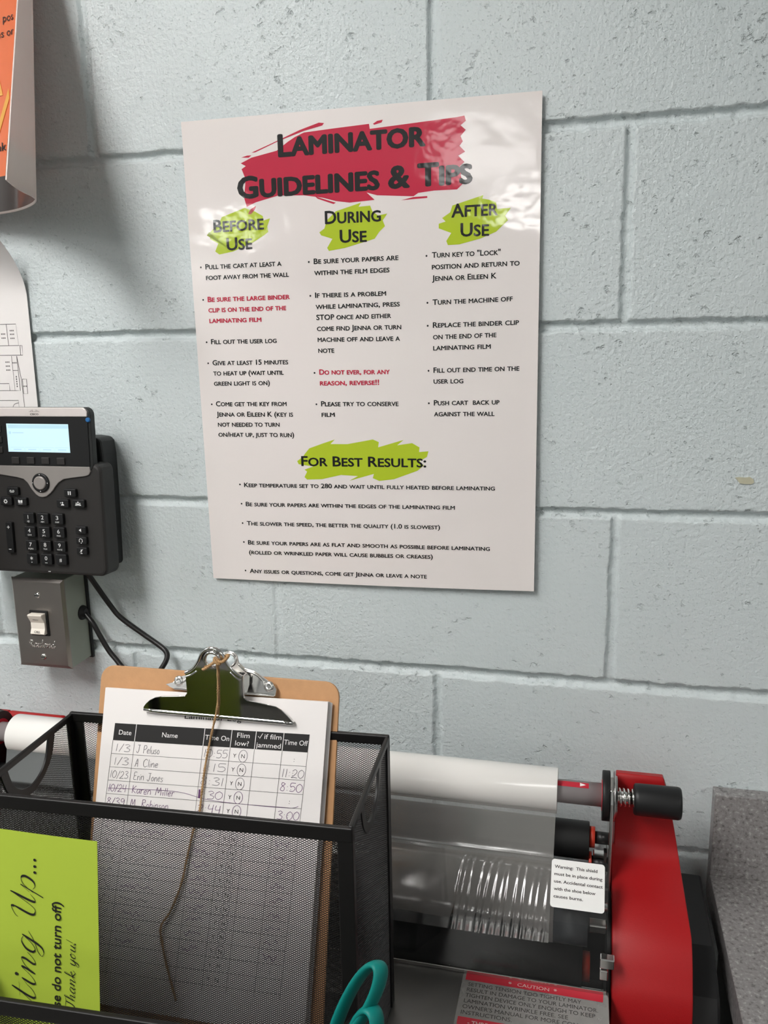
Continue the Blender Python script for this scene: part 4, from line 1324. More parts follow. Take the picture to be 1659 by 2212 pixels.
both(bracket)
b = MB()
b.cyl((mir(0.047), 0, AX), (0.047, 0, AX), 0.0117, 28)
sh = b.build('mandrel', 'shaft', la)
b = MB()
ar = [math.radians(a) for a in np.linspace(96, 134, 7)]
def on_shaft(x, s_, rr=0.0120):
    a = math.radians(90) + s_ / 0.0117
    return (x, rr * math.cos(a), AX + rr * math.sin(a))
for k in range(6):
    b.add([on_shaft(-0.01, 0.0008 + k * 0.0011), on_shaft(0.0315, 0.0008 + k * 0.0011), on_shaft(0.0315, 0.0008 + (k + 1) * 0.0011), on_shaft(-0.01, 0.0008 + (k + 1) * 0.0011)], [(0, 1, 2, 3)], 0, True)
st_ = b.build('arrow_sticker', 'caution_red', la)
b = MB()
b.add([on_shaft(0.0228, 0.0019, 0.0123), on_shaft(0.0228, 0.0061, 0.0123), on_shaft(0.0288, 0.0040, 0.0123)], [(0, 1, 2)])
b.build('arrow', 'label', st_, fix=False)
# spring loaded knob on the right end
b = MB()
hx = [(0.0612 + 0.0150 * i / 96, 0.0083 * math.cos(2 * math.pi * 3.6 * i / 96), AX + 0.0083 * math.sin(2 * math.pi * 3.6 * i / 96)) for i in range(97)]
b.tube(hx, 0.00115, 8)
kn = MB()
kn.cyl((0.0760, 0, AX - 0.0005), (0.1215, 0, AX - 0.0005), 0.0158, 44, prof=[(0, 0.0140), (0.03, 0.0154), (0.10, 0.0157), (0.93, 0.0160), (0.98, 0.0154), (1, 0.0142)])
kno = kn.build('tension_knob', 'black_plastic', la)
b.build('spring', 'chrome', kno)
q = MB()
q.cyl((0.0560, 0, AX), (0.0790, 0, AX), 0.0060, 20)
q.build('rod', 'zinc', kno)

# rubber idler roller and its bushings
RX = 1.0148
b = MB()
b.cyl((mir(0.0338), 0, RX), (0.0338, 0, RX), 0.0190, 40, prof=[(0, 0.0186), (0.002, 0.0190), (0.998, 0.0190), (1, 0.0186)])
ro = b.build('idler_roller', 'rubber', la)


def bush(m, left):
    MB().cyl((m(0.0336), 0, RX + 0.0045), (m(0.0394), 0, RX + 0.0045), 0.0105, 24).build('bushing', 'red_bush', ro)
    MB().cyl((m(0.0394), 0, RX + 0.0045), (m(0.0526), 0, RX + 0.0045), 0.0062, 20).build('axle', 'black_plastic', ro)
    b = MB()
    x0, x1 = sorted((m(0.0380), m(0.0500)))
    b.box(x0, x1, -0.012, -0.002, RX - 0.0110, RX - 0.0085)
    b.box(min(m(0.0485), m(0.0515)), max(m(0.0485), m(0.0515)), -0.013, -0.004, RX - 0.028, RX - 0.004)
    b.build('tension_clip', 'zinc', la)
    MB().cyl((m(0.0352), -0.008, RX - 0.0200), (m(0.0524), -0.008, RX - 0.0200), 0.0072, 20).build('lower_axle', 'black_plastic', la)
    MB().cyl((m(0.0338), -0.008, RX - 0.0200), (m(0.0366), -0.008, RX - 0.0200), 0.0110, 20).build('lower_bushing', 'red_bush', la)


both(bush)
# heated shoe plate: round-nosed bar over the full width
shoe = [(-0.030, 1.0045), (-0.0365, 1.0050), (-0.042, 1.0015), (-0.0565, 0.9885), (-0.0715, 0.9690), (-0.0770, 0.9500), (-0.055, 0.944), (-0.022, 0.990)]
b = MB()
sc_ = catmull([(0, y, z) for y, z in shoe], 5, True)
shoe_ = [(p.y, p.z) for p in sc_]
b.prism(shoe_, lambda y, z, d: (d, y, z), mir(0.0225), 0.0012, 0, True)
shp = b.build('shoe_plate', 'shoe', la)
for q0, q1 in ((0.0014, 0.0340), (mir(0.0340), mir(0.0227))):
    b = MB()
    b.prism([(y - 0.0008, z + 0.0008) for y, z in shoe_], lambda y, z, d: (d, y, z), q0, q1, 0, True)
    b.build('end_cap', 'dark_cap', shp)


def bars(m, left):
    x0, x1 = sorted((m(0.0350), m(0.0525)))
    b = MB()
    b.cyl((x0, -0.050, 0.9760), (x1, -0.050, 0.9760), 0.0045, 18)
    b.build('guide_bar', 'bar', la)
    MB().box(x0, x1, -0.062, -0.050, 0.9540, 0.9625).build('guide_rail', 'bar', la, bevel=0.0012)
    MB().box(x0, x1, -0.048, -0.044, 0.9790, 0.9930).build('guide_plate', 'tray', la)


both(bars)
for yy, zz, rr in ((-0.058, 0.9125, 0.0265), (-0.058, 0.8560, 0.0265)):
    b = MB()
    b.cyl((mir(0.0300), yy, zz), (0.0300, yy, zz), rr, 40)
    o = b.build('pressure_roller', 'rubber', la)
    for m in (lambda x: x, mir):
        MB().cyl((m(0.0302), yy, zz), (m(0.0375), yy, zz), 0.014, 24).build('bushing', 'red_bush', o)
# black chassis below and behind the rollers
b = MB()
b.box(mir(0.0566), 0.0566, -0.100, 0.088, 0.800, 0.8690)
b.box(mir(0.0566), 0.0566, -0.026, 0.060, 0.8690, 0.9300)
b.build('chassis', 'black_plastic', la, bevel=0.002)


def cheek(m, left):
    x0, x1 = sorted((m(0.0525), m(0.0566)))
    b = MB()
    b.prism([(0.03, 1.000), (-0.004, 0.982), (-0.048, 0.968), (-0.078, 0.948), (-0.100, 0.900), (-0.104, 0.86), (0.06, 0.86), (0.06, 0.95)], lambda y, z, d: (d, y, z), x0, x1)
    b.build('inner_cheek', 'charcoal_side', la, bevel=0.001)
    x0, x1 = sorted((m(0.0455), m(0.0585)))
    MB().box(x0, x1, -0.106, -0.097, 0.9520, 0.9620).build('shield_latch', 'zinc', la, bevel=0.001)
    MB().box(min(m(0.0455), m(0.0530)), max(m(0.0455), m(0.0530)), -0.106, -0.098, 0.9395, 0.9500).build('shield_latch', 'zinc', la, bevel=0.001)


both(cheek)


def gap_block(m, left):  # added black block that darkens the gap beside the red cover
    x0, x1 = sorted((m(0.1000), m(0.1590)))
    b = MB()
    b.prism([(0.092, 0.930), (-0.020, 0.926), (-0.066, 0.905), (-0.095, 0.862), (-0.106, 0.800), (0.092, 0.800)], lambda y, z, d: (d, y, z), x0, x1)
    b.build('gap_block', 'black_plastic', la, bevel=0.003)


both(gap_block)
# folded clear shield
sp_ = [(-0.0515, 1.0240), (-0.0875, 0.9870), (-0.0905, 0.9835), (-0.0920, 0.9800), (-0.1060, 0.9285)]
b = MB()
TH = 0.0022
x0, x1 = mir(0.0520), 0.0520
off = []
for i, (y, z) in enumerate(sp_):
    p, q = sp_[max(i - 1, 0)], sp_[min(i + 1, len(sp_) - 1)]
    dy, dz = q[0] - p[0], q[1] - p[1]
    l_ = math.hypot(dy, dz)
    off.append((y - TH * dz / l_ * -1 * -1, z + TH * dy / l_))
ring_ = sp_ + off[::-1]
n = len(ring_)
vs = [(x0, y, z) for y, z in ring_] + [(x1, y, z) for y, z in ring_]
b.add(vs, [tuple(range(n)), tuple(range(2 * n - 1, n - 1, -1))] + [(i, (i + 1) % n, n + (i + 1) % n, n + i) for i in range(n)])
shd = b.build('clear_shield', 'acrylic', la)
# warning label on the shield's upper slope
e1 = Vector((1, -0.012, 0)).normalized()
sd = Vector((0, sp_[1][0] - sp_[0][0], sp_[1][1] - sp_[0][1])).normalized()   # down the slope
nn = Vector((0, sd.z, -sd.y))
nn = nn if nn.y < 0 else -nn
WL0 = Vector((-0.0020, sp_[0][0], sp_[0][1])) + nn * 0.0026 + sd * 0.0010


def on_shield(d):
    return lambda u, v: WL0 + Vector((1, 0, 0)) * u - sd * v + nn * d


wl = MB()
wl.add([on_shield(0)(u, v) for u, v in rrect(0, 0.0505, -0.0435, 0, 0.003, 4)], [tuple(range(20))])
wlo = wl.build('warning_label', 'label', la, fix=False)
b = MB()
for k, (tx, w) in enumerate((('Warning:  This shield', 0.0405), ('must be in place during', 0.0452), ('use. Accidental contact', 0.0456), ('with the shoe below', 0.0390), ('causes burns.', 0.0275))):
    put_text(b, tx, 0.0030, 0.0030 + w, -0.0082 - k * 0.0067, 0.0029, on_shield(0.0003), bold=0.02)
b.build('label_lettering', 'label_print', wlo, fix=False)
# steel feed tray
TX0 = -0.672
b = MB()
b.prism([(-0.1030, TR), (-0.1030, TR - 0.006), (-0.470, TR - 0.006), (-0.478, TR - 0.020), (-0.482, TR - 0.020), (-0.476, TR)], lambda y, z, d: (d, y, z), TX0, 0.0545)
tr_ = b.build('feed_tray', 'tray', la, bevel=0.0008)
MB().box(mir(0.0520), 0.0520, -0.1082, -0.1064, TR + 0.0004, TR + 0.0042).build('edge_glint', 'bar', shd, bevel=0.0004)  # bright strip added as the highlight along the shield's lower edge
a3 = 0.0
TL0 = (-0.0785, -0.1078)


def on_tray(d):
    return lambda u, v: (TL0[0] + u * math.cos(a3) - v * math.sin(a3) * 1.0, TL0[1] + u * math.sin(a3) + v * math.cos(a3), TR + d)


b = MB()
put_poly(b, rrect(-0.003, 0.1325, -0.118, 0.0012, 0.004, 3), on_tray(0.0003))
cl = b.build('caution_sticker', 'sticker_film', la, fix=False)
b = MB()
put_poly(b, [(0.0, 0.0), (0.1280, 0.0), (0.1275, -0.0095), (0.0, -0.0085)], on_tray(0.0006))
put_poly(b, [(-0.0005, -0.0535), (0.0455, -0.0535), (0.0455, -0.0625), (-0.0005, -0.0625)], on_tray(0.0006))
b.build('red_strip', 'caution_red', cl, fix=False)
b = MB()
put_text(b, 'CAUTION', 0.0490, 0.0785, -0.0068, 0.0042, on_tray(0.0008), bold=0.0)
for x in (0.0420, 0.0842):
    for k in range(3):
        a = math.pi * k / 3
        put_stroke(b, [(x - 0.0016 * math.cos(a), -0.0042 - 0.0016 * math.sin(a)), (x + 0.0016 * math.cos(a), -0.0042 + 0.0016 * math.sin(a))], 0.0006, on_tray(0.0008), smooth=False)
put_text(b, '- THRE', 0.0090, 0.0272, -0.0612, 0.0046, on_tray(0.0008), bold=0.02)
b.build('pale_lettering', 'caution_letters', cl, fix=False)
b = MB()
for k, (tx, w) in enumerate((('SETTING TENSION TOO TIGHTLY MAY', 0.1046), ('RESULT IN DAMAGE TO YOUR LAMINATOR.', 0.1196), ('TIGHTEN DEVICE ONLY ENOUGH TO KEEP', 0.1170), ('LAMINATION WRINKLE FREE. SEE', 0.0932), ("OWNER'S MANUAL FOR MORE COM", 0.1020), ('INSTRUCTIONS.', 0.0440))):
    put_text(b, tx, 0.0035 - k * 0.0004, 0.0035 + w, -0.0160 - k * 0.0069, 0.0048, on_tray(0.0008), bold=0.0)
b.build('dark_lettering', 'label_print', cl, fix=False)
# cart that carries the laminator
cart = thing('cart', 'low dark cart carrying the laminator', 'cart', LORG, LYAW)
MB().box(-0.80, 0.15, -0.46, 0.095, 0.770, 0.7995).build('top', 'wood', cart, bevel=0.003)
for x in (-0.775, 0.125):
    for y in (-0.435, 0.07):
        MB().box(x - 0.018, x + 0.018, y - 0.018, y + 0.018, 0.0, 0.770).build('leg', 'black_metal', cart)

# ------------------------------------------------------------------ film roll on the mandrel
FR = 0.0228
fr_ = thing('film_roll', 'white roll of clear laminating film on the laminator shaft, film hanging down', 'film', LORG, LYAW)
b = MB()
b.cyl((-0.6435, 0, AX), (0.0005, 0, AX), FR, 64, prof=[(0, 0.0124), (0.00001, FR - 0.0004), (0.0006, FR), (0.9994, FR), (0.99999, FR - 0.0004), (1, 0.0124)])
b.build('roll', 'film_roll', fr_)
web = [(-0.0200, AX - 0.0110), (-0.0215, AX - 0.0175), (-0.0262, 1.0350), (-0.0330, 1.0150), (-0.0385, 1.0075), (-0.0440, 1.0025), (-0.0585, 0.9900), (-0.0738, 0.9700), (-0.0792, 0.9500)]
wb = catmull([(0, y, z) for y, z in web], 8)
xsw = np.concatenate([np.linspace(-0.643, -0.15, 60), np.linspace(-0.148, 0.0, 150)])
b = MB()
vs = []
rr = np.random.default_rng(5)
wr = [(-0.095 + 0.0074 * k + rr.uniform(-0.002, 0.002), rr.uniform(0.5, 1.0), rr.uniform(0.15, 0.4)) for k in range(13)]
for i, p in enumerate(wb):
    s_ = i / (len(wb) - 1)
    t_ = wb[min(i + 1, len(wb) - 1)] - wb[max(i - 1, 0)]
    nv2 = Vector((0, t_.z, -t_.y)).normalized()
    if nv2.y > 0:
        nv2 = -nv2
    for x in xsw:
        h = 0.0
        for c, am, lean in wr:
            cx = c - (s_ - 0.9) * lean * 0.07
            g_ = max(0.0, s_ - 0.45) / 0.55
            h += am * g_ * 0.0013 * math.exp(-((x - cx) / 0.0016) ** 2)
        q = p + nv2 * (0.0006 + h)
        vs.append((x - 0.007 * s_ * (x + 0.643) / 0.643 * 0.4, q.y, q.z))
w_ = len(xsw)
b.add(vs, [(j * w_ + i, j * w_ + i + 1, (j + 1) * w_ + i + 1, (j + 1) * w_ + i) for j in range(len(wb) - 1) for i in range(w_ - 1)], 0, True)
b.build('film_web', 'film', fr_, fix=False)

# ------------------------------------------------------------------ mesh holder
HO = (0.009, -0.295, 1.1923)
HYAW = math.radians(2.5)
HM = Matrix.Translation(HO) @ Matrix.Rotation(HYAW, 4, 'Z')
ho = thing('mesh_file_holder', 'black wire mesh file holder with side handles on the laminator feed tray', 'file holder', HO, HYAW)
HL, HD, HZ0 = -0.2991, -0.1374, TR + 0.0012 - HO[2]     # left x, front y, bottom z (top rim at z = 0)


def clip_line(p, d, rings):
    """parameter intervals of the line p + t d inside rings (even-odd)"""
    ts = []
    for rg in rings:
        n = len(rg)
        for i in range(n):
            ax, ay = rg[i]
            bx, by = rg[(i + 1) % n]
            ex, ey = bx - ax, by - ay
            den = d[0] * ey - d[1] * ex
            if abs(den) < 1e-12:
                continue
            t = ((ax - p[0]) * ey - (ay - p[1]) * ex) / den
            s_ = ((ax - p[0]) * d[1] - (ay - p[1]) * d[0]) / den
            if 0 <= s_ < 1:
                ts.append(t)
    ts.sort()
    return [(ts[i], ts[i + 1]) for i in range(0, len(ts) - 1, 2) if ts[i + 1] - ts[i] > 1e-4]


def lattice(rings, fn, nrm, a=0.0033, bb=0.00186, w=0.00042, th=0.00022):
    """expanded-metal sheet: two families of slanted strands clipped to the outline"""
    b = MB()
    u0 = min(p[0] for p in rings[0])
    u1 = max(p[0] for p in rings[0])
    v0 = min(p[1] for p in rings[0])
    v1 = max(p[1] for p in rings[0])
    for sg in (1, -1):
        d = (a, sg * bb)
        k0 = int((u0 - u1 - (v1 - v0) * a / bb) / a) - 2
        k1 = int((u1 - u0 + (v1 - v0) * a / bb) / a) + 2
        for k in range(k0, k1 + 1):
            p = (u0 + k * a, v0 if sg > 0 else v1)
            for t0, t1 in clip_line(p, d, rings):
                b.bar(fn(p[0] + d[0] * t0, p[1] + d[1] * t0), fn(p[0] + d[0] * t1, p[1] + d[1] * t1), w, th, nrm)
    return b


fnB = lambda x, z: (x, 0.0, z)
fnF = lambda x, z: (x, HD, z)
fnR = lambda y, z: (0.0, y, z)
fnL = lambda y, z: (HL, y, z)
rectB = [(HL, HZ0), (0, HZ0), (0, -0.004), (HL, -0.004)]
lattice([rectB], fnB, (0, 1, 0)).build('back_mesh', 'black_metal', ho, fix=False)
lattice([rectB], fnF, (0, 1, 0)).build('front_mesh', 'black_metal', ho, fix=False)
hole_out = catmull([(-0.0300, -0.0035, 0), (-0.0325, -0.0110, 0), (-0.0365, -0.0205, 0), (-0.0430, -0.0285, 0), (-0.0520, -0.0350, 0), (-0.0640, -0.0400, 0), (-0.0760, -0.0402, 0), (-0.0860, -0.0370, 0), (-0.0950, -0.0305, 0), (-0.1010, -0.0225, 0), (-0.1045, -0.0130, 0), (-0.1070, -0.0035, 0)], 4)
hole_in = catmull([(-0.0395, -0.0052, 0), (-0.0418, -0.0110, 0), (-0.0443, -0.0175, 0), (-0.0482, -0.0237, 0), (-0.0545, -0.0293, 0), (-0.0635, -0.0330, 0), (-0.0715, -0.0336, 0), (-0.0810, -0.0308, 0), (-0.0885, -0.0255, 0), (-0.0930, -0.0195, 0), (-0.0958, -0.0120, 0), (-0.0975, -0.0052, 0)], 4)
HOo = [(p.x, p.y) for p in hole_out]
HOi = [(p.x, p.y) for p in hole_in]
rectS = [(HD, HZ0), (0, HZ0), (0, -0.003), (HD, -0.003)]
for fn, nm in ((fnR, 'side_mesh'), (fnL, 'side_mesh')):
    lattice([rectS, HOo], fn, (1, 0, 0)).build(nm, 'black_metal', ho, fix=False)
for x in (0.0, HL):
    b = MB()
    f2 = lambda u, v, d: (d, u, v)
    # crescent around the handle opening
    nO = len(HOo)
    vs = [(x + dx, u, v) for dx in (-0.0011, 0.0011) for pl in (HOo, HOi) for u, v in pl]
    fs = []
    for i in range(nO - 1):
        fs += [(i, i + 1, nO + i + 1, nO + i), (2 * nO + i + 1, 2 * nO + i, 3 * nO + i, 3 * nO + i + 1), (i + 1, i, 2 * nO + i, 2 * nO + i + 1), (nO + i, nO + i + 1, 3 * nO + i + 1, 3 * nO + i)]
    b.add(vs, fs)
    b.build('handle_opening', 'black_metal', ho, bevel=0.0004)
# rims
def rim(name, x0, x1, y0, y1, z0, z1):
    MB().box(x0, x1, y0, y1, z0, z1).build(name, 'black_metal', ho, bevel=0.0012, segs=3)


rim('rim', HL - 0.002, 0.002, -0.0022, 0.0022, -0.0072, 0.0016)
rim('rim', HL - 0.002, 0.002, HD - 0.0022, HD + 0.0022, -0.0115, 0.0000)
rim('rim', -0.0016, 0.0020, HD, 0.0, -0.0052, 0.0008)
rim('rim', HL - 0.0020, HL + 0.0016, HD, 0.0, -0.0052, 0.0008)
# corner posts
for x0, x1, y0, y1 in ((HL - 0.002, HL + 0.0105, -0.0016, 0.0018), (HL - 0.0016, HL + 0.0014, -0.0085, 0.0), (-0.0095, 0.002, HD - 0.0018, HD + 0.0016), (-0.0014, 0.0018, HD, HD + 0.006),
                       (-0.0055, 0.002, -0.0016, 0.0018), (-0.0012, 0.0018, -0.0085, 0.0), (HL - 0.002, HL + 0.0095, HD - 0.0018, HD + 0.0016), (HL - 0.0016, HL + 0.0014, HD, HD + 0.006)):
    MB().box(x0, x1, y0, y1, HZ0, -0.001).build('corner_post', 'black_metal', ho, bevel=0.0006)
MB().box(HL, 0.0, HD, 0.0, HZ0 - 0.0008, HZ0 + 0.0006).build('base_sheet', 'black_metal', ho)
# lower front pocket
PY, PZ = HD - 0.080, -0.1050
lattice([[(HL, HZ0), (0, HZ0), (0, PZ - 0.01), (HL, PZ - 0.01)]], lambda x, z: (x, PY, z), (0, 1, 0)).build('pocket_mesh', 'black_metal', ho, fix=False)
for x in (HL, 0.0):
    lattice([[(PY, HZ0), (HD, HZ0), (HD, PZ - 0.052), (PY, PZ - 0.005)]], lambda y, z, x=x: (x, y, z), (1, 0, 0)).build('pocket_side_mesh', 'black_metal', ho, fix=False)
    MB().bar((x, PY, PZ - 0.004), (x, HD, PZ - 0.051), 0.006, 0.0032, (1, 0, 0)).build('pocket_rim', 'black_metal', ho, bevel=0.0008)
rim('pocket_rim', HL - 0.002, 0.002, PY - 0.0022, PY + 0.0022, PZ - 0.0125, PZ)
MB().box(HL, 0.0, PY, HD, HZ0 - 0.0008, HZ0 + 0.0006).build('pocket_base', 'black_metal', ho)

# ------------------------------------------------------------------ lime note in the front pocket
nt_ = thing('lime_note', 'lime green paper sign printed sideways, standing in the front pocket of the mesh holder', 'sign', HM @ Vector((-0.24, HD - 0.006, -0.10)), HYAW)
nfn = lambda x, z, d=0.0: (x + 0.24, -0.0012 - d + 0.0025 * math.sin((x + 0.19) * 9) * max(0, (z + 0.15) / 0.13) * 0.6, z + 0.10)
b = MB()
cx0 = -0.44
zt = lambda x: -0.0276 + (x + 0.1935) * -0.035 - 0.0016 * math.sin((x + 0.44) / 0.2465 * math.pi) * -1 if x > -0.5 else 0
n1, n2 = 14, 14
vs = []
for d in (0.0, -0.0003):
    for j in range(n2 + 1):
        for i in range(n1 + 1):
            tz = j / n2
            xr_ = -0.1935 - 0.0175 * (1 - tz)
            x = cx0 + (xr_ - cx0) * i / n1
            top_ = -0.0272 + 0.0033 * min(1, (-0.1935 - x) / 0.08) + 0.0008 * math.sin((i / n1) * 6)
            vs.append(nfn(x, -0.243 + (top_ + 0.243) * tz, d))
NN = (n1 + 1) * (n2 + 1)
fs = [(j * (n1 + 1) + i, j * (n1 + 1) + i + 1, (j + 1) * (n1 + 1) + i + 1, (j + 1) * (n1 + 1) + i) for j in range(n2) for i in range(n1)]
b.add(vs, fs + [tuple(k + NN for k in f[::-1]) for f in fs], 0, True)
b.build('sheet', 'note', nt_, fix=False)
# sideways text: s runs up the sheet, h points left
th_ = math.atan2(0.0153, 0.1326)


def on_note(bx, bz):
    ux, uz = math.sin(th_), math.cos(th_)
    return lambda s_, h: nfn(bx + s_ * ux - h * uz, bz + s_ * uz + h * ux, 0.0005)


b = MB()
f1 = on_note(-0.2623, -0.1800)
put_cursive(b, 'ting', 0.0008, 0.0660, 0.0, 0.0118, 0.0021, 0.00045, f1)
put_cursive(b, 'Up', 0.0785, 0.1185, 0.0, 0.0116, 0.0021, 0.00045, f1)
for s_ in (0.1215, 0.1268, 0.1325):
    put_dot(b, s_, 0.0, 0.00125, f1)
f2 = on_note(-0.2400, -0.1790)
put_text(b, 'se do not turn off)', 0.0, 0.0965, 0.0, 0.0079, f2, bold=0.014)
f3 = on_note(-0.2276, -0.1803)
put_cursive(b, 'Thank', 0.0004, 0.0372, 0.0, 0.0044, 0.0010, 0.0003, f3)
put_cursive(b, 'you!', 0.0410, 0.0640, 0.0, 0.0044, 0.0010, 0.0003, f3)
b.build('lettering', 'black_ink', nt_, fix=False)

# ------------------------------------------------------------------ clipboard
BM = Matrix(((0.9998123, -0.0192877, -0.0017961), (0.0190319, 0.9607923, 0.2766153), (-0.0036096, -0.2765975, 0.9609791)))
BO = (-0.2646, -0.2901, 1.2343)
cbd = thing('clipboard', 'brown hardboard clipboard with chrome clip leaning in the mesh holder', 'clipboard', BO, BM)
b = MB()
b.prism(rrect(-0.0012, 0.2295, -0.316, 0.001, 0.013, 6), lambda u, v, d: (u, d, v), 0.0, 0.0032)
b.build('board', 'hardboard', cbd, bevel=0.0005)
# riveted base plate
bp_ = [(0.0672, -0.0115), (0.0722, -0.0138), (0.0760, -0.0152), (0.1729, -0.0142), (0.1737, -0.0083), (0.1709, -0.0044), (0.1634, 0.0000), (0.1519, 0.0064), (0.1430, 0.0082), (0.1372, 0.0125), (0.1350, 0.0190), (0.1315, 0.0216), (0.1270, 0.0226), (0.1225, 0.0210), (0.1196, 0.0175), (0.1172, 0.0120), (0.1110, 0.0080), (0.1010, 0.0060), (0.0900, -0.0005), (0.0800, -0.0040), (0.0745, -0.0090)]
b = MB()
HB = [(0.1275 + 0.0055 * math.cos(2 * math.pi * k / 20), 0.0145 + 0.0050 * math.sin(2 * math.pi * k / 20)) for k in range(20)]
slit = [(0.1270, 0.0226)]
outer = bp_
# keyhole outline so the eye is open
ki = 12
loop = outer[:ki + 1] + [HB[5]] + [HB[(5 - k) % 20] for k in range(1, 20)] + [(HB[5][0] - 0.00003, HB[5][1])] + [(outer[ki][0] - 0.00003, outer[ki][1])] + outer[ki + 1:]
FB = lambda u, v, d: (u, -d, v)
b.prism(loop, FB, 0.0042, 0.0056)
bpo = b.build('base_plate', 'zinc', cbd, bevel=0.0004)
b = MB()
b.tube(catmull([(u, -0.0062, v) for u, v in [(0.1370, 0.0115), (0.1440, 0.0062), (0.1530, 0.0040), (0.1610, -0.0015), (0.1618, -0.0060)]], 5), 0.0010, 8)
b.tube(catmull([(u, -0.0062, v) for u, v in [(0.1180, 0.0115), (0.1110, 0.0060), (0.1000, 0.0040), (0.0900, -0.0030), (0.0850, -0.0080)]], 5), 0.0010, 8)
b.tube([(0.1275 + 0.0063 * math.cos(2 * math.pi * k / 24), -0.0060, 0.0145 + 0.0058 * math.sin(2 * math.pi * k / 24)) for k in range(24)], 0.0010, 8, closed=True)
b.tube([(0.0765, -0.0058, -0.0146), (0.1720, -0.0058, -0.0136)], 0.0012, 8)
b.build('bead', 'zinc', bpo)
for x, z in ((0.1666, -0.0064), (0.0803, -0.0076)):
    b = MB()
    b.cyl((x, -0.0050, z), (x, -0.0074, z), 0.0045, 24, prof=[(0, 0.0050), (0.5, 0.0046), (0.7, 0.0030), (0.72, 0.0022), (0.6, 0.0014)])
    b.build('rivet', 'zinc', bpo)
# sprung front jaw
JA = math.atan2(0.022, 0.060)
JM = Matrix.Translation((0.0, -0.0120, -0.0340)) @ Matrix.Rotation(JA, 4, 'X')
cl_ = [(0.0507, 0.0008), (0.0515, 0.0032), (0.0538, 0.0062), (0.0580, 0.0100), (0.0637, 0.0132), (0.0700, 0.0148), (0.0860, 0.0163), (0.0930, 0.0172), (0.0953, 0.0200), (0.0958, 0.0300), (0.0958, 0.0372), (0.0950, 0.0412), (0.1000, 0.0434), (0.1040, 0.0465), (0.1077, 0.0512), (0.1110, 0.0585), (0.1150, 0.0635), (0.1195, 0.0663), (0.1232, 0.0669), (0.1275, 0.0664), (0.1315, 0.0640), (0.1345, 0.0598), (0.1362, 0.0545), (0.1392, 0.0488), (0.1443, 0.0442), (0.1500, 0.0414), (0.1496, 0.0374), (0.1492, 0.0300), (0.1493, 0.0200), (0.1520, 0.0178), (0.1600, 0.0168), (0.1779, 0.0142), (0.1830, 0.0112), (0.1880, 0.0062), (0.1915, 0.0020), (0.1932, 0.0)]
HJ = [(0.1228 + 0.0056 * math.cos(2 * math.pi * k / 24), 0.0545 + 0.0056 * math.sin(2 * math.pi * k / 24)) for k in range(24)]
ki = 18
loop = cl_[:ki + 1] + [HJ[6]] + [HJ[(6 + k) % 24] for k in range(1, 24)] + [(HJ[6][0] + 0.00003, HJ[6][1])] + [(cl_[ki][0] + 0.00003, cl_[ki][1])] + cl_[ki + 1:]
b = MB()
b.prism(loop, FB, 0.0, 0.0010)
jp = b.build('clip_jaw', 'chrome', cbd, bevel=0.0004)
jp.matrix_basis = JM
b = MB()
b.tube(catmull([(u, -0.0010, v) for u, v in [(0.0958, 0.0402), (0.1004, 0.0424), (0.1050, 0.0462), (0.1092, 0.0520), (0.1125, 0.0585), (0.1165, 0.0630), (0.1230, 0.0655), (0.1295, 0.0630), (0.1335, 0.0580), (0.1362, 0.0520), (0.1398, 0.0470), (0.1446, 0.0430), (0.1490, 0.0405)]], 5), 0.0013, 10)
b.tube(catmull([(u, -0.0010, v) for u, v in [(0.0962, 0.0365), (0.1015, 0.0388), (0.1070, 0.0425)]], 5), 0.0008, 8)
b.tube(catmull([(u, -0.0010, v) for u, v in [(0.1385, 0.0438), (0.1430, 0.0395), (0.1480, 0.0368)]], 5), 0.0008, 8)
b.tube([(0.1228 + 0.0070 * math.cos(2 * math.pi * k / 28), -0.0010, 0.0545 + 0.0070 * math.sin(2 * math.pi * k / 28)) for k in range(28)], 0.0014, 10, closed=True)
b.build('bead', 'chrome', jp)
b = MB()
b.tube([(0.0512, 0.0004, -0.0004), (0.060, 0.0000, -0.0006), (0.184, 0.0000, -0.0010), (0.1930, 0.0004, -0.0012)], 0.0021, 12)
b.build('lip', 'chrome', jp)
# flanges running back to the spring
for x in (0.0958, 0.1490):
    b = MB()
    b.prism([(0.0400, 0.0), (0.0180, 0.0), (0.0260, 0.0125), (0.0330, 0.0145), (0.0390, 0.0090)], lambda v, y, d, x=x: (x + d, y, v), -0.0005, 0.0005)
    b.build('flange', 'zinc', jp)
b = MB()
hx = [(0.0975 + 0.0500 * i / 260, 0.0135 + 0.0042 * math.cos(2 * math.pi * 18 * i / 260), 0.0300 + 0.0042 * math.sin(2 * math.pi * 18 * i / 260)) for i in range(261)]
b.tube(hx, 0.0011, 6)
b.build('spring', 'charcoal_side', jp)

# ------------------------------------------------------------------ sheets under the clip
def sheet_mesh(dx, dz, d0, d1, rot=0.0, top=-0.0185):
    b = MB()
    W_, H_ = 0.2128, 0.279
    x0, x1 = 0.0092, 0.2222
    z1 = top
    c, s_ = math.cos(rot), math.sin(rot)
    fn = lambda u, v, d: (x0 + dx + (u * c - v * s_), -d, z1 + dz + (u * s_ + v * c))
    b.prism([(0, 0), (x1 - x0, 0.0035), (x1 - x0 - 0.0065, -H_), (-0.006, -H_)], fn, d0, d1)
    return b


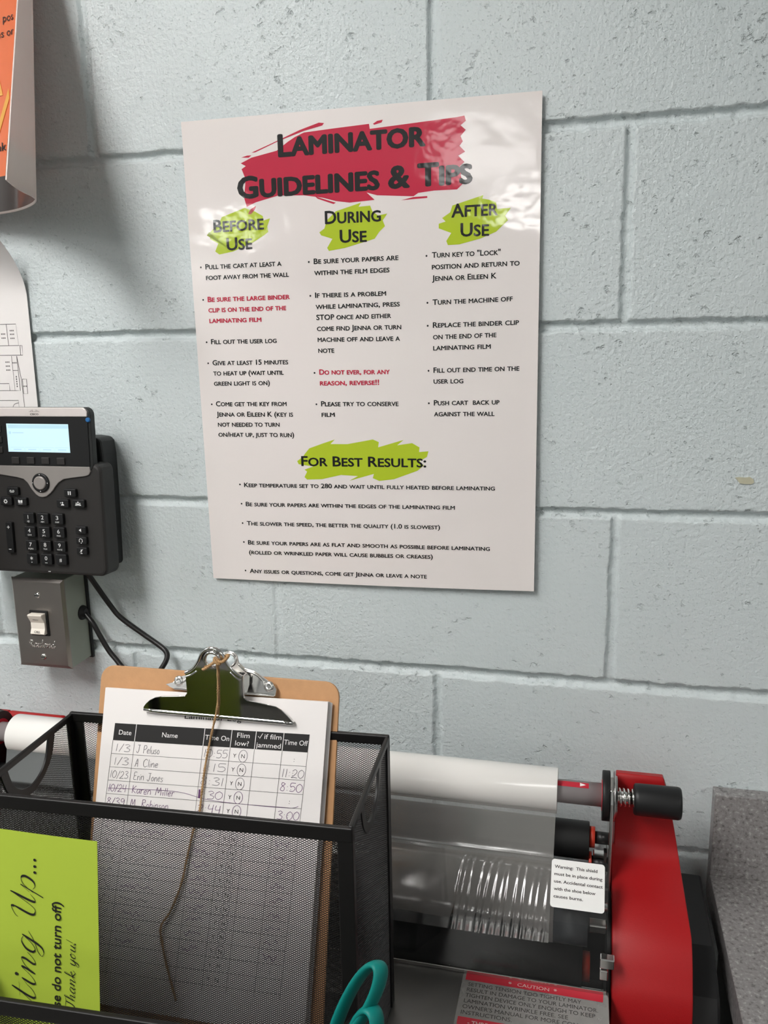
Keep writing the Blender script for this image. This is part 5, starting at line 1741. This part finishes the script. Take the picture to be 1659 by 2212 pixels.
for k in range(6):
    o = sheet_mesh(0.0003 + 0.00045 * (5 - k), -0.0003 * (5 - k), 0.0026 + 0.00055 * k, 0.0026 + 0.00055 * k + 0.00045).build('paper_sheet', 'paper_edge' if k % 2 else 'paper')
    o.matrix_world = Matrix.Translation(BO) @ BM.to_4x4()
    tag(o, 'plain white paper sheet beneath the laminator log on the clipboard, only its edge showing', 'paper', 'paper sheets stacked under the log sheet')
lg = thing('log_sheet', 'laminator log sheet with handwritten names and times, top page on the clipboard', 'paper', BO, BM)
PD = 0.0085
o = sheet_mesh(0, 0, PD - 0.0025, PD).build('sheet', 'paper', lg)
P1 = lambda u, v: (u, -PD - 0.0002, v)
P2 = lambda u, v: (u, -PD - 0.0004, v)
# table geometry: corners of the header, slightly turned with the page
TLx, TLz = 0.0213, -0.0496
sl = (-0.0440 + 0.0496) / (0.2072 - 0.0213)      # rise along the rows
sk = (0.0163 - 0.0213) / (-0.1248 + 0.0496)       # lean of the columns
cols = [0.0, 0.0217, 0.0885, 0.1143, 0.1370, 0.1626, 0.1859]
HH, RH = 0.0154, 0.01205


def tb(x, dn):
    """x along the table, dn down from its top"""
    return (TLx + x - dn * sk, TLz + x * sl - dn)


def tpoly(b, x0, x1, d0, d1, fn, mi=0):
    put_poly(b, [tb(x0, d0), tb(x1, d0), tb(x1, d1), tb(x0, d1)], fn, mi)


b = MB()
tpoly(b, 0, 0.1859, 0, HH, P1)
b.build('table_header', 'black_ink', lg, fix=False)
b = MB()
lw = 0.00032
for c in cols[1:-1]:
    tpoly(b, c - 0.0003, c + 0.0003, 0, HH, P2, 1)
for c in cols:
    tpoly(b, c - lw / 2, c + lw / 2, HH, 0.225, P1)
for r in range(1, 18):
    tpoly(b, 0, 0.1859, HH + RH * r - lw / 2, HH + RH * r + lw / 2, P1)
b.build('table_grid', ['line', 'white_ink'], lg, fix=False)
tfn = lambda P: (lambda u, v: P(*tb(u, -v)))
for tx, c0, c1, dn in (('Date', 0.0052, 0.0177, 0.0100), ('Name', 0.0480, 0.0632, 0.0100), ('Time On', 0.0897, 0.1126, 0.0098), ('Flim', 0.1196, 0.1313, 0.0062), ('low?', 0.1185, 0.1313, 0.0132), ('if film', 0.1450, 0.1608, 0.0060), ('jammed', 0.1383, 0.1610, 0.0136), ('Time Off', 0.1636, 0.1853, 0.0098)):
    b = MB() if tx not in ('low?', 'jammed') else b
    put_text(b, tx, c0, c1, -dn, 0.0045, tfn(P2), bold=0.004)
    if tx == 'jammed':
        put_stroke(b, [(0.1392, -0.0040), (0.1408, -0.0058), (0.1432, -0.0014)], 0.0006, tfn(P2), smooth=False)
    if tx not in ('Flim', 'if film'):
        b.build('column_heading', 'white_ink', lg, fix=False)
b = MB()
put_text(b, 'Laminator Log', 0.0896, 0.1437, -0.0400, 0.0050, P2, y1=-0.0381, bold=0.004)
b.build('page_title', 'black_ink', lg, fix=False)
b = MB()
tf = tfn(P1)
for r in range(17):
    base = -(HH + RH * r + 0.0085)
    put_text(b, 'Y', 0.1178, 0.1208, base, 0.0035, tf)
    put_text(b, 'N', 0.1256, 0.1288, base, 0.0035, tf)
bd = MB()
for r in range(17):
    for c in (0.0990, 0.1745):
        if r < 5 and c < 0.1:
            continue
        for dz in (0.0025, 0.0005):
            put_dot(bd, c, -(HH + RH * r + 0.0085) + dz - 0.0005, 0.0003, tf, n=8)
bd.build('time_colons', 'black_ink', lg, fix=False)
b.build('printed_lettering', 'black_ink', lg, fix=False)
b = MB()
rows_ = [('1/3', 'J Peluso', 0, '10:55', ''), ('1/3', 'A Cline', 0, '1:15', '11:20'), ('10/23', 'Erin Jones', 0, '8:31', '8:50'), ('10/24', 'Karen Miller', 1, '1:30', ''), ('8/39', 'M. Robinson', 1, '2:44', '3:00')]
ends = [0.0475, 0.0475, 0.0540, 0.0665, 0.0625]
for r, (dt, nm, mi, on, of) in enumerate(rows_):
    base = -(HH + RH * r + 0.0098)
    put_hand(b, dt, 0.0030 if len(dt) < 4 else 0.0012, 0.0195 if len(dt) > 3 else 0.0185, base, 0.0066, 0.00042, tf, mi, seed=r)
    put_hand(b, nm, 0.0245, ends[r], base - 0.0004, 0.0070, 0.00042, tf, mi, seed=20 + r)
    put_hand(b, on, 0.0895, 0.1128, base, 0.0070, 0.00042, tf, mi if r != 4 else 1, seed=40 + r)
    if of:
        put_hand(b, of, 0.1642, 0.1850, base - 0.0006, 0.0072, 0.00045, tf, 1 if r > 1 else 0, seed=60 + r)
    cx, cz = 0.1272, base + 0.0030
    put_stroke(b, [(cx + 0.0040 * math.cos(a), cz + 0.0052 * math.sin(a)) for a in np.linspace(1.2, 7.7, 22)], 0.0004, tf, mi)
b2 = -(HH + RH * 3 + 0.0062)
put_stroke(b, [(0.0010, b2 - 0.001), (0.03, b2), (0.07, b2 + 0.0004), (0.10, b2 - 0.0046), (0.14, b2 - 0.0060), (0.175, b2 - 0.0060), (0.183, b2 - 0.0040)], 0.0004, tf, 1)
put_stroke(b, [(0.0902, -(HH + RH * 3 + 0.0022)), (0.0905, -(HH + RH * 3 + 0.0098))], 0.0017, tf, 1, smooth=False)
for r in range(5, 15):
    rr_ = random.Random(r)
    base = -(HH + RH * r + 0.0098)
    pts = [(0.025 + 0.0016 * k, base + rr_.uniform(0, 0.005)) for k in range(rr_.randint(12, 24))]
    put_stroke(b, pts, 0.0004, tf, rr_.randint(0, 1), per=4)
    put_stroke(b, [(0.003 + 0.0018 * k, base + rr_.uniform(0, 0.006)) for k in range(8)], 0.0004, tf, 0, per=4)
    put_stroke(b, [(0.091 + 0.0018 * k, base + rr_.uniform(0, 0.006)) for k in range(10)], 0.0004, tf, 1, per=4)
    put_stroke(b, [(0.166 + 0.0018 * k, base + rr_.uniform(0, 0.006)) for k in range(8)], 0.0004, tf, 1, per=4)
    put_stroke(b, [(0.1272 + 0.0040 * math.cos(a), base + 0.003 + 0.0052 * math.sin(a)) for a in np.linspace(1.2, 7.7, 22)], 0.0004, tf, 0)
b.build('handwriting', ['pencil', 'pen'], lg, fix=False)

# ------------------------------------------------------------------ twine tied through the clip's eye
tw = thing('twine', 'length of brown jute twine tied through the clip eye, hanging over the log sheet', 'string', BO, BM)
b = MB()
# each strand is two twisted plies
def twist(path, r, turns):
    P = catmull(path, 10)
    n = len(P)
    for ph_ in (0, math.pi):
        pts = []
        for i, p in enumerate(P):
            t_ = (P[min(i + 1, n - 1)] - P[max(i - 1, 0)]).normalized()
            u = t_.cross(Vector((0, 1, 0)))
            if u.length < 0.1:
                u = Vector((1, 0, 0))
            u.normalize()
            w = t_.cross(u)
            a = ph_ + 2 * math.pi * turns * i / n
            pts.append(p + u * (r * 0.62 * math.cos(a)) + w * (r * 0.62 * math.sin(a)))
        b.tube(pts, r * 0.72, 7)


twist([(0.1290, -0.0345, 0.0160), (0.1275, -0.0305, 0.0105), (0.1268, -0.0262, -0.0017), (0.1246, -0.0186, -0.0232), (0.1210, -0.0150, -0.0383), (0.1166, -0.0115, -0.0555), (0.1130, -0.0110, -0.0792), (0.1113, -0.0110, -0.0997), (0.1099, -0.0112, -0.1216), (0.1065, -0.0112, -0.1306), (0.1010, -0.0112, -0.1600), (0.0968, -0.0112, -0.1837), (0.0880, -0.0112, -0.2080), (0.0801, -0.0112, -0.2214), (0.0823, -0.0112, -0.2362), (0.0900, -0.0112, -0.2600), (0.0985, -0.0112, -0.2818)], 0.00105, 70)
b.build('hanging_strand', 'twine', tw)
b = MB()
twist([(0.1140, -0.0305, 0.0076), (0.1185, -0.0318, 0.0102), (0.1240, -0.0338, 0.0140), (0.1282, -0.0352, 0.0160), (0.1330, -0.0350, 0.0160), (0.1364, -0.0345, 0.0185), (0.1376, -0.0320, 0.0215), (0.1350, -0.0300, 0.0210), (0.1290, -0.0300, 0.0190)], 0.00115, 12)
twist([(0.1258, -0.0350, 0.0178), (0.1280, -0.0368, 0.0158), (0.1306, -0.0362, 0.0138), (0.1306, -0.0335, 0.0148), (0.1270, -0.0330, 0.0175), (0.1248, -0.0310, 0.0188)], 0.0011, 8)
b.build('knot', 'twine', tw)

# ------------------------------------------------------------------ scissors standing in the pocket

sci = thing('scissors', 'teal handled scissors standing handles up in the right end of the holder pocket', 'scissors', HM @ Vector((0.0, -0.18, -0.11)), HYAW)


def finger_loop(c, a, s_, A, S, hw, th, nm='handle_loop'):
    a, s_ = Vector(a).normalized(), Vector(s_)
    s_ = (s_ - a * a.dot(s_)).normalized()
    nrm = a.cross(s_)
    pts = []
    for k in range(48):
        t = 2 * math.pi * k / 48
        # egg shape: fuller at the top
        rad = S * (1.0 + 0.18 * math.cos(t))
        pts.append(Vector(c) + a * (A * math.cos(t)) + s_ * (rad * math.sin(t)))
    b = MB()
    b.tube(pts, hw, 16, closed=True, flat=th / hw, upv=nrm)
    return b.build(nm, 'teal', sci, fix=False)


OS = Vector((0.0, -0.18, -0.11))
finger_loop(Vector((0.0140, -0.1900, -0.0965)) - OS, (0.46, 0.05, 0.89), (0.80, -0.60, 0.0), 0.0345, 0.0086, 0.0064, 0.0026)
finger_loop(Vector((0.0185, -0.2000, -0.1185)) - OS, (0.30, 0.05, 0.95), (0.85, -0.52, 0.0), 0.0290, 0.0092, 0.0064, 0.0026)
b = MB()
b.tube([Vector((-0.0020, -0.190, -0.122)) - OS, Vector((-0.0090, -0.190, -0.148)) - OS, Vector((-0.0150, -0.190, -0.170)) - OS], [0.0062, 0.0058, 0.0045], 12)
b.tube([Vector((0.0105, -0.200, -0.144)) - OS, Vector((0.0020, -0.198, -0.158)) - OS, Vector((-0.0120, -0.194, -0.172)) - OS], [0.0060, 0.0058, 0.0045], 12)
b.build('handle_shank', 'teal', sci)
for dy in (-0.1925, -0.1905):
    b = MB()
    b.prism([(-0.0185, -0.165), (-0.0090, -0.163), (-0.0200, -0.225), (-0.0330, -0.262), (-0.0320, -0.225)], lambda u, v, d: (u - OS.x, d - OS.y, v - OS.z), dy, dy + 0.0016)
    b.build('blade', 'zinc', sci)
